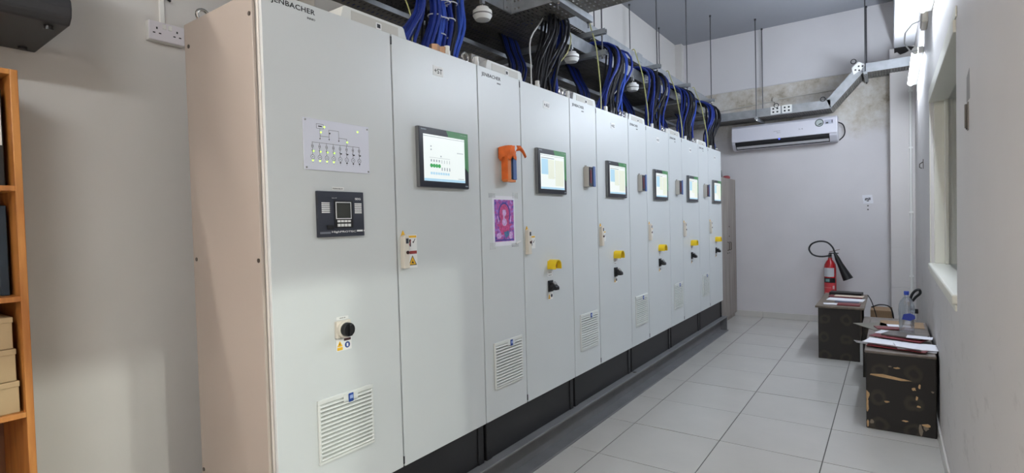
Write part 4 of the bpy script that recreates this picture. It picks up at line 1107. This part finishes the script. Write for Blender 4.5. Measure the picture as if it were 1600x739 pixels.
def wardrobe():
    t = thing('wardrobe', (-.115, 6.56, 0), 'tall grey wood-grain wardrobe at the end of the cabinet row', 'wardrobe')
    MB().box(-.5, -.02, 0, .92, .06, 2.06).obj('carcass', GREYOAK, t, bevel=.003)
    MB().box(-.48, -.03, .01, .91, 0, .06).obj('plinth', GREYOAK, t)
    for a, b in ((.003, .458), (.462, .917)):
        d = MB().box(-.02, 0, a, b, .065, 2.055).obj('door', GREYOAK, t, bevel=.002)
        y = b-.05 if a < .1 else a+.05
        MB().tube([(0, y, 1.02), (.025, y, 1.03), (.025, y, 1.13), (0, y, 1.14)], .006, 6).obj('handle', mat('handle_bronze', (96, 84, 74), .4, metal=.5), d)
        MB().cyl((0, y, .98), (.004, y, .98), .010, n=10).obj('keyhole', BLACKP, d)
    for z in (1.1, 1.22, 1.36): MB().cyl((0, .50, z), (.006, .50, z), .009, n=8).obj('knob', mat('handle_bronze', (96, 84, 74), .4, metal=.5), t)
wardrobe()
t = thing('black_box', (-.24, 6.90, 2.06), 'black box with a white label lying on top of the wardrobe', 'box')
MB().prism([(.0, 0), (.36, 0), (.30, .13), (.0, .13)], 'yz', -.14, 0).obj('box_body', BLACKP, t, bevel=.004)
MB().box(0, .001, .06, .18, .03, .10).obj('box_label', STICK, t)
o = MB().lathe([(.02, 0), (.05, .01), (.055, .03), (.04, .05), (.01, .055)], (-.2, 7.31, 2.06), 'z', 16).obj('red_tape_roll', mat('dull_red', (158, 72, 76), .5), smooth=True)
tag(o, 'small dull red roll on the wardrobe beside the black box', 'roll')

# ================================================================== DESKS AND PAPERS
def desk_far():
    t = thing('low_desk', (1.345, 5.33, 0), 'low dark patterned plywood desk in front of the fire extinguisher', 'desk', 'low plywood desks')
    MB().box(-.205, .225, -.02, 1.08, .530, .550).obj('desk_top', mat_wood('desk_top_brown', (96, 84, 72), (120, 106, 92), .45, (20, 20, 3)), t, bevel=.003)
    MB().box(-.18, .185, 0, .018, 0, .530).obj('end_panel', FILM, t, bevel=.003)
    MB().box(-.18, .185, 1.03, 1.048, 0, .530).obj('end_panel', FILM, t, bevel=.003)
    MB().box(-.18, -.162, .018, 1.03, .02, .530).obj('side_panel', FILM, t)
    MB().box(-.162, .15, .018, 1.03, .25, .268).obj('shelf', FILM, t)
    MB().box(.150, .168, .06, 1.0, .10, .530).obj('side_panel', mat('open_side_shade', (20, 17, 16), .4), t)  # black panel stands for the shade in the open side
desk_far()
def desk_near():
    t = thing('low_desk', (1.84, 3.39, 0), 'low dark plywood desk with chipped veneer against the right wall', 'desk', 'low plywood desks')
    MB().box(-.205, .19, -.01, 1.32, .530, .550).obj('desk_top', mat_wood('desk_top_grey', (98, 88, 80), (120, 110, 102), .4, (12, 12, 3)), t, bevel=.006)
    MB().box(-.198, .19, 0, .018, 0, .530).obj('end_panel', FILM, t, bevel=.006)
    MB().box(-.198, .19, 1.29, 1.308, 0, .530).obj('end_panel', FILM, t)
    MB().box(-.198, -.18, .018, 1.29, .02, .530).obj('side_panel', FILM, t)
    MB().box(.17, .19, .018, 1.29, .02, .530).obj('side_panel', FILM, t)
    MB().box(-.18, .17, .018, 1.29, .27, .288).obj('shelf', FILM, t)
    MB().prism([(-.17, .386), (-.10, .392), (.03, .372), (.06, .366), (.0, .360), (-.12, .371), (-.175, .378)], 'xz', -.0012, .0).obj('worn_patch', TAN, t)
    random.seed(12)
    sp = [(-.192, .235, .02, .04), (-.190, .165, .012, .075), (-.165, .052, .014, .02), (-.188, .035, .010, .03), (.07, .315, .016, .014), (.17, .310, .011, .008), (.095, .20, .015, .009), (.14, .08, .03, .012), (.105, .04, .014, .045), (.085, .255, .010, .018), (-.08, .205, .022, .008), (-.06, .45, .012, .006), (-.02, .445, .022, .008), (.02, .09, .02, .008), (.13, .06, .02, .02), (.10, .335, .008, .02)]
    for i, (x, z, a, b) in enumerate(sp):
        k = 9; pts = [(min(.186, max(-.196, x+a*random.uniform(.45, 1.1)*math.cos(6.283*j/k))), z+b*random.uniform(.45, 1.1)*math.sin(6.283*j/k)) for j in range(k)]
        MB().prism(pts, 'xz', -.0010-.0001*i, .0).obj('worn_patch', TAN if i % 3 != 2 else mat('scuff_grey', (128, 116, 102), .7), t)
desk_near()
t = thing('plywood_box', (1.575, 4.76, 0), 'dark plywood box standing behind the chipped desk', 'box')
MB().box(0, .40, 0, .016, 0, .46).obj('end_panel', FILM, t); MB().box(0, .40, .484, .50, 0, .46).obj('end_panel', FILM, t)
MB().box(0, .016, .016, .484, .08, .46).obj('side_panel', FILM, t); MB().box(.384, .40, .016, .484, .0, .46).obj('side_panel', FILM, t)
MB().box(-.005, .405, -.005, .505, .46, .478).obj('lid', mat_wood('desk_top_grey', (98, 88, 80), (120, 110, 102), .4, (12, 12, 3)), t, bevel=.003)

def sheet(name, cx, cy, z, w, d, th, rot, m, label, cat, group, curl=0.):
    n = 7; M_ = MB()
    for i in range(n):
        for j in range(2):
            u = i/(n-1)-.5
            M_.v.append((u*w, (j-.5)*d, th + curl*max(0, abs(u)-.25)**1.5*8*(1 if u < 0 else .3)))
    for i in range(n):
        for j in range(2):
            u = i/(n-1)-.5
            M_.v.append((u*w, (j-.5)*d, 0 + curl*max(0, abs(u)-.25)**1.5*8*(1 if u < 0 else .3)))
    q = 2*n
    for i in range(n-1):
        a = 2*i; M_.f += [(a, a+2, a+3, a+1), (q+a, q+a+1, q+a+3, q+a+2), (a, q+a, q+a+2, a+2), (a+1, a+3, q+a+3, q+a+1)]
    M_.f += [(0, 1, q+1, q), (2*n-2, q+2*n-2, q+2*n-1, 2*n-1)]
    o = M_.obj(name, m); o.location = (cx, cy, z); o.rotation_euler.z = rot
    return tag(o, label, cat, group)
T = .5502
G1, G2 = 'papers on the chipped desk', 'papers on the far desk'
# chipped desk
sheet('paper_sheet', 1.80, 3.60, T, .28, .40, .002, 1.25, PAPER, 'white sheet curling up at the left edge of the chipped desk', 'paper', G1, .03)
sheet('paper_stack', 1.86, 3.62, T+.004, .40, .26, .006, -.18, PAPER, 'loose stack of white papers under the maroon folders on chipped desk', 'paper', G1)
sheet('maroon_folder', 1.82, 3.49, T+.011, .34, .10, .004, -.25, MAROON, 'maroon folder lying nearest the front edge of the chipped desk', 'folder', G1)
sheet('paper_stack', 1.93, 3.56, T+.0155, .24, .20, .003, .12, PAPER, 'white papers fanned beside the wall on the chipped desk', 'paper', G1)
sheet('maroon_folder', 1.84, 3.84, T+.020, .33, .20, .005, -.38, MAROON, 'maroon folder lying askew on top of the white papers', 'folder', G1)
sheet('paper_sheet', 1.80, 3.95, T+.0255, .20, .14, .003, -.30, PAPER, 'white sheet on the askew maroon folder of the chipped desk', 'paper', G1)
sheet('grey_binder', 1.87, 3.87, T+.029, .25, .16, .010, -.35, mat('binder_grey', (96, 88, 84), .45), 'grey brown binder lying on the askew maroon folder', 'binder', G1)
sheet('paper_sheet', 1.955, 3.79, T+.0395, .15, .10, .002, -.1, PAPER, 'small white sheet near the wall on the grey brown binder', 'paper', G1)
sheet('clipboard', 1.70, 4.34, T, .24, .30, .004, .55, mat('board_olive', (112, 108, 96), .5), 'grey clipboard overhanging the left edge of the chipped desk', 'clipboard', G1)
sheet('maroon_folder', 1.79, 4.28, T+.0045, .22, .12, .006, .25, MAROON, 'small maroon notebook lying on the grey clipboard', 'notebook', G1)
sheet('paper_sheet', 1.84, 4.38, T+.011, .16, .10, .002, .1, PAPER, 'folded white paper beside the small maroon notebook', 'paper', G1)
sheet('cardboard_sheet', 1.86, 4.52, T, .30, .28, .004, .0, CARD, 'flat brown cardboard sheet at the far end of the chipped desk', 'cardboard', G1)
# far desk
sheet('paper_sheet', 1.27, 5.50, T, .14, .10, .003, .1, PAPER, 'white paper slip at the front left of the far desk', 'paper', G2)
sheet('maroon_folder', 1.43, 5.49, T, .20, .14, .010, -.03, MAROON, 'maroon notebook at the front of the far desk', 'notebook', G2)
sheet('paper_stack', 1.38, 5.86, T, .34, .20, .006, -.08, PAPER, 'white papers in the middle of the far desk', 'paper', G2)
sheet('grey_binder', 1.40, 5.70, T, .22, .09, .006, .02, mat('binder_blue', (92, 94, 116), .45), 'slim blue grey pad on the far desk', 'pad', G2)
sheet('maroon_folder', 1.37, 6.06, T, .32, .16, .016, -.04, MAROON, 'thick maroon ledger at the back of the far desk', 'ledger', G2)
sheet('paper_sheet', 1.40, 6.06, T+.0165, .28, .13, .003, -.08, mat('paper_cream', (206, 190, 172), .7), 'cream paper lying on the thick maroon ledger', 'paper', G2)
sheet('grey_binder', 1.36, 6.29, T, .32, .16, .034, -.08, BLACKP, 'black binder at the rear edge of the far desk', 'binder', G2)

def bottle():
    t = thing('water_bottle', (1.885, 4.02, T), 'clear plastic water bottle with blue cap standing on the chipped desk', 'bottle')
    pr = [(.030, 0), (.046, .006), (.050, .02)]
    for k in range(5):
        z = .03+k*.026; pr += [(.050, z), (.047, z+.013)]
    pr += [(.050, .16), (.052, .20), (.050, .235), (.040, .27), (.022, .295), (.014, .305), (.0135, .325), (.0, .326)]
    MB().lathe(pr, n=24).obj('bottle_body', PVC, t, smooth=True)
    MB().lathe([(.0155, .318), (.0165, .322), (.0165, .344), (.015, .346)], n=18).obj('bottle_cap', mat('cap_blue', (36, 66, 160), .4), t, smooth=True)
    MB().prism([(-.030, .135), (.02, .128), (.052, .145), (.05, .17), (.02, .185), (-.02, .175)], 'xz', -.0535, -.047).obj('bottle_label', mat('label_blue', (30, 52, 140), .4), t, bevel=.002)
bottle()
def hand_truck():
    t = thing('hand_truck', (1.955, 5.52, 0), 'black hand truck handle rising behind the water bottle', 'hand truck')
    P = [(-.02, 0, .10), (-.02, 0, .45), (-.015, 0, .60), (.0, 0, .68), (.03, 0, .725), (.06, 0, .735), (.065, 0, .70), (.03, 0, .66), (.005, 0, .62)]
    MB().tube(bez(P, 40), .012, 8).obj('handle', BLACKP, t, smooth=True)
    MB().box(-.03, .05, -.012, .012, .50, .545).obj('clamp', BLACKP, t, bevel=.004)
    MB().box(-.12, .06, -.18, .0, .0, .012).obj('toe_plate', BLACKP, t)
    for s in (-.10, .055): MB().lathe([(.08, -.015), (.08, .015)], (s, .07, .08), 'x', 20).obj('wheel', BLACKP, t)
    MB().cyl((-.10, .07, .08), (.055, .07, .08), .01, n=8).obj('axle', CHROME, t)
hand_truck()
t = thing('cardboard_box', (1.68, 6.62, 0), 'brown cardboard box with a black strap behind the far desk', 'box')
MB().box(-.09, .12, -.16, .16, 0, .36).obj('box_body', CARD, t, bevel=.004)
MB().box(-.09, .12, -.16, -.002, .36, .365).obj('flap', CARD, t); MB().box(-.09, .12, .002, .16, .36, .365).obj('flap', CARD, t)
P = [(-.08, -.165, .40), (.0, -.17, .435), (.09, -.17, .42), (.125, -.17, .33), (.135, -.17, .15), (.135, -.17, .02)]
MB().tube(bez(P, 20), .008, 6).obj('strap', CABBLACK, t, smooth=True)
o = MB().tube(bez([(1.57, 6.30, .56), (1.60, 6.32, .50), (1.63, 6.32, .40), (1.66, 6.34, .25), (1.645, 6.36, .1), (1.62, 6.36, .012)], 24), .005, 6).obj('loose_cable', CABBLACK, smooth=True)
tag(o, 'thin black cable hanging off the right side of the far desk', 'cable')

# right wall bits
t = thing('metal_bracket', (XR, 1.775, 1.875), 'small tarnished metal bracket on the right wall near the camera', 'bracket')
MB().box(-.004, 0, -.014, .014, -.055, .058).obj('bracket_plate', mat('tarnished', (128, 122, 118), .45, metal=.6), t, bevel=.002)
MB().box(-.012, -.004, -.008, .008, -.045, .05).obj('bracket_bar', mat('tarnished_dark', (80, 76, 72), .4, metal=.6), t, bevel=.002)
MB().cyl((-.004, 0, -.046), (-.008, 0, -.046), .005, n=8).obj('screw', INK, t)
o = MB().prism([(1.72, 1.94), (1.83, 1.94), (1.825, 2.04), (1.735, 2.06)], 'yz', XR-.0006, XR+.001).obj('mount_mark', mat('mark_grey', (150, 146, 144), .7))
tag(o, 'grey scuffed strip mark above the metal bracket on right wall', 'mark')
t = thing('wall_hook', (XR, 5.32, 1.95), 'tiny metal hook on the right wall beyond the window', 'hook')
MB().box(-.006, 0, -.012, .012, -.045, .045).obj('hook_plate', mat('tarnished', (128, 122, 118), .45, metal=.6), t, bevel=.002)
MB().tube([(-.006, 0, .02), (-.03, 0, .0), (-.03, 0, -.03), (-.012, 0, -.04)], .004, 6).obj('hook_arm', mat('tarnished_dark', (80, 76, 72), .4, metal=.6), t)

# ================================================================== LEFT WALL THINGS
def bookshelf():
    xf, y1 = -.62, -.513
    t = thing('bookshelf', (XL+.005, y1, 0), 'orange pine bookshelf against the left wall at the frame edge', 'bookshelf')
    d = xf-XL-.005; Wd = .86
    MB().box(0, d, -.021, 0, 0, 2.060).obj('side_panel', PINE, t, bevel=.002)
    MB().box(0, d, -Wd, -Wd+.021, 0, 2.060).obj('side_panel', PINE, t, bevel=.002)
    MB().box(0, d, -Wd+.021, -.021, 2.042, 2.060).obj('top_board', PINE, t, bevel=.002)
    for z in (1.650, 1.275, .878, .48, .06): MB().box(.006, d-.001, -Wd+.021, -.021, z, z+.018).obj('shelf_board', PINE, t, bevel=.0015)
    MB().box(0, .006, -Wd+.021, -.021, .06, 2.05).obj('back_board', mat_wood('pine_dark', (96, 56, 30), (120, 72, 40), .5, (30, 30, 3)), t)
bookshelf()
XS = XL+.012
def binder(y0, w, z, hgt, dep, m, label, lab=None):
    t = thing('ring_binder', (XS, y0, z), label, 'binder', 'binders on the pine bookshelf')
    MB().box(0, dep, -w, 0, 0, hgt).obj('binder_cover', m, t, bevel=.003)
    if lab: MB().box(dep, dep+.001, -w+.005, -.004, hgt*.42, hgt*.92).obj('spine_label', STICK, t)
    MB().cyl((dep, -w/2, .06), (dep+.0015, -w/2, .06), .009, n=12).obj('finger_ring', CHROME, t)
BK = mat('binder_black', (30, 30, 32), .5)
binder(-.548, .07, 1.6685, .33, .27, BK, 'black ring binder with tall white spine label on the top bookshelf shelf', True)
binder(-.622, .07, 1.6685, .33, .27, BK, 'black ring binder second from the right on the top bookshelf shelf', True)
for i, (w, m, l) in enumerate(((.024, mat('book_teal', (28, 44, 58), .5), 'dark teal book rightmost on the second bookshelf shelf'), (.022, mat('book_green', (44, 54, 44), .5), 'dark green book second on the second bookshelf shelf'),
                                (.03, mat('book_brown', (70, 56, 40), .5), 'brown book third on the second bookshelf shelf'), (.05, mat('book_brown2', (58, 44, 36), .5), 'dark brown book fourth on the second bookshelf shelf'))):
    y = -.545 - (0, .026, .05, .082)[i]
    o = MB().box(0, .245-.01*i, -w, 0, 0, .31-.005*i).obj('book', m, None, (XS, y, 1.2935), bevel=.003)
    tag(o, l, 'book', 'books on the pine bookshelf')
for i, (z, hh, l) in enumerate(((.8965, .108, 'plain kraft cardboard box at the bottom of the bookshelf stack'), (1.005, .110, 'plain kraft cardboard box in the middle of the bookshelf stack'), (1.1155, .108, 'plain kraft cardboard box on top of the bookshelf stack'))):
    t = thing('kraft_box', (XS+.01, -.545-.004*i, z), l, 'box', 'kraft boxes on the pine bookshelf')
    MB().box(0, .285-.004*i, -.34, 0, 0, hh-.016).obj('box_base', BOXCARD, t, bevel=.002)
    MB().box(-.002, .288-.004*i, -.342, .002, hh-.02, hh-.001).obj('box_lid', BOXCARD, t, bevel=.002)
o = MB().lathe([(.02, 0), (.07, .02), (.09, .07), (.075, .13), (.03, .15)], (XS+.12, -.70, .4985), 'z', 20).obj('magenta_bag', mat('magenta_cloth', (92, 20, 60), .8), smooth=True)
tag(o, 'dark magenta cloth bundle on the lowest visible bookshelf shelf', 'cloth bundle')

def black_machine():
    t = thing('wall_machine', (XL, -.385, 2.215), 'black plastic machine housing mounted high on the left wall over the bookshelf', 'machine')
    D = .43; Wd = .62
    MB().prism([(0, 0), (D-.02, .008), (D+.004, .03), (D+.01, .06), (D+.004, .095), (D-.006, .10), (0, .10)], 'xz', -Wd, 0).obj('lower_housing', mat('machine_black', (44, 44, 47), .45), t, bevel=.008, seg=3)
    MB().prism([(.02, .104), (D-.012, .104), (D-.02, .34), (.02, .34)], 'xz', -Wd+.008, -.008).obj('upper_housing', mat('machine_black2', (40, 41, 46), .4), t, bevel=.01, seg=3)
    for i, (a, b) in enumerate(((-.26, -.235), (-.225, -.2), (-.19, -.165), (-.15, -.12))): MB().box(D-.002, D+.012, a-.02, b-.02, .062, .084).obj('control_button', BLACKP, t, bevel=.002)
    for x, y in ((D-.06, -.05), (.05, -.05), (.05, -Wd+.08), (D-.06, -Wd+.08)): MB().cyl((x, y, .006), (x, y, -.008), .014, n=12).obj('rubber_foot', BLACKP, t)
    MB().box(-.0, .12, -Wd+.05, -.3, -.03, .002).obj('wall_bracket', BLACKP, t)
black_machine()
def socket():
    t = thing('double_socket', (XL, .075, 2.410), 'white double wall socket on surface box beside the cabinet top', 'socket')
    MB().box(0, .030, -.074, .074, -.043, .043).obj('back_box', WHITEP, t, bevel=.003)
    MB().box(.030, .040, -.074, .074, -.043, .043).obj('face_plate', mat('socket_face', (222, 218, 224), .3), t, bevel=.004)
    for c in (-.042, .042):
        for y, z, a, b in ((c, .012, .003, .005), (c-.012, -.010, .005, .0026), (c+.012, -.010, .005, .0026)): MB().box(.0398, .0404, y-a, y+a, z-b, z+b).obj('pin_hole', INK, t)
    for c in (-.012, .012): MB().box(.040, .044, c-.008, c+.008, .012, .034).obj('switch_rocker', WHITEP, t, bevel=.002)
socket()
t = thing('socket_trunking', (XL, .072, 2.455), 'white vertical trunking with dark clips rising from the double socket', 'conduit')
MB().box(0, .016, -.014, .006, 0, 1.2).obj('trunking_body', WHITEP, t, bevel=.002)
MB().tube([(.02, -.03, .118), (.025, .0, .125), (.022, .03, .112)], .006, 6).obj('dark_clip', BLACKP, t)
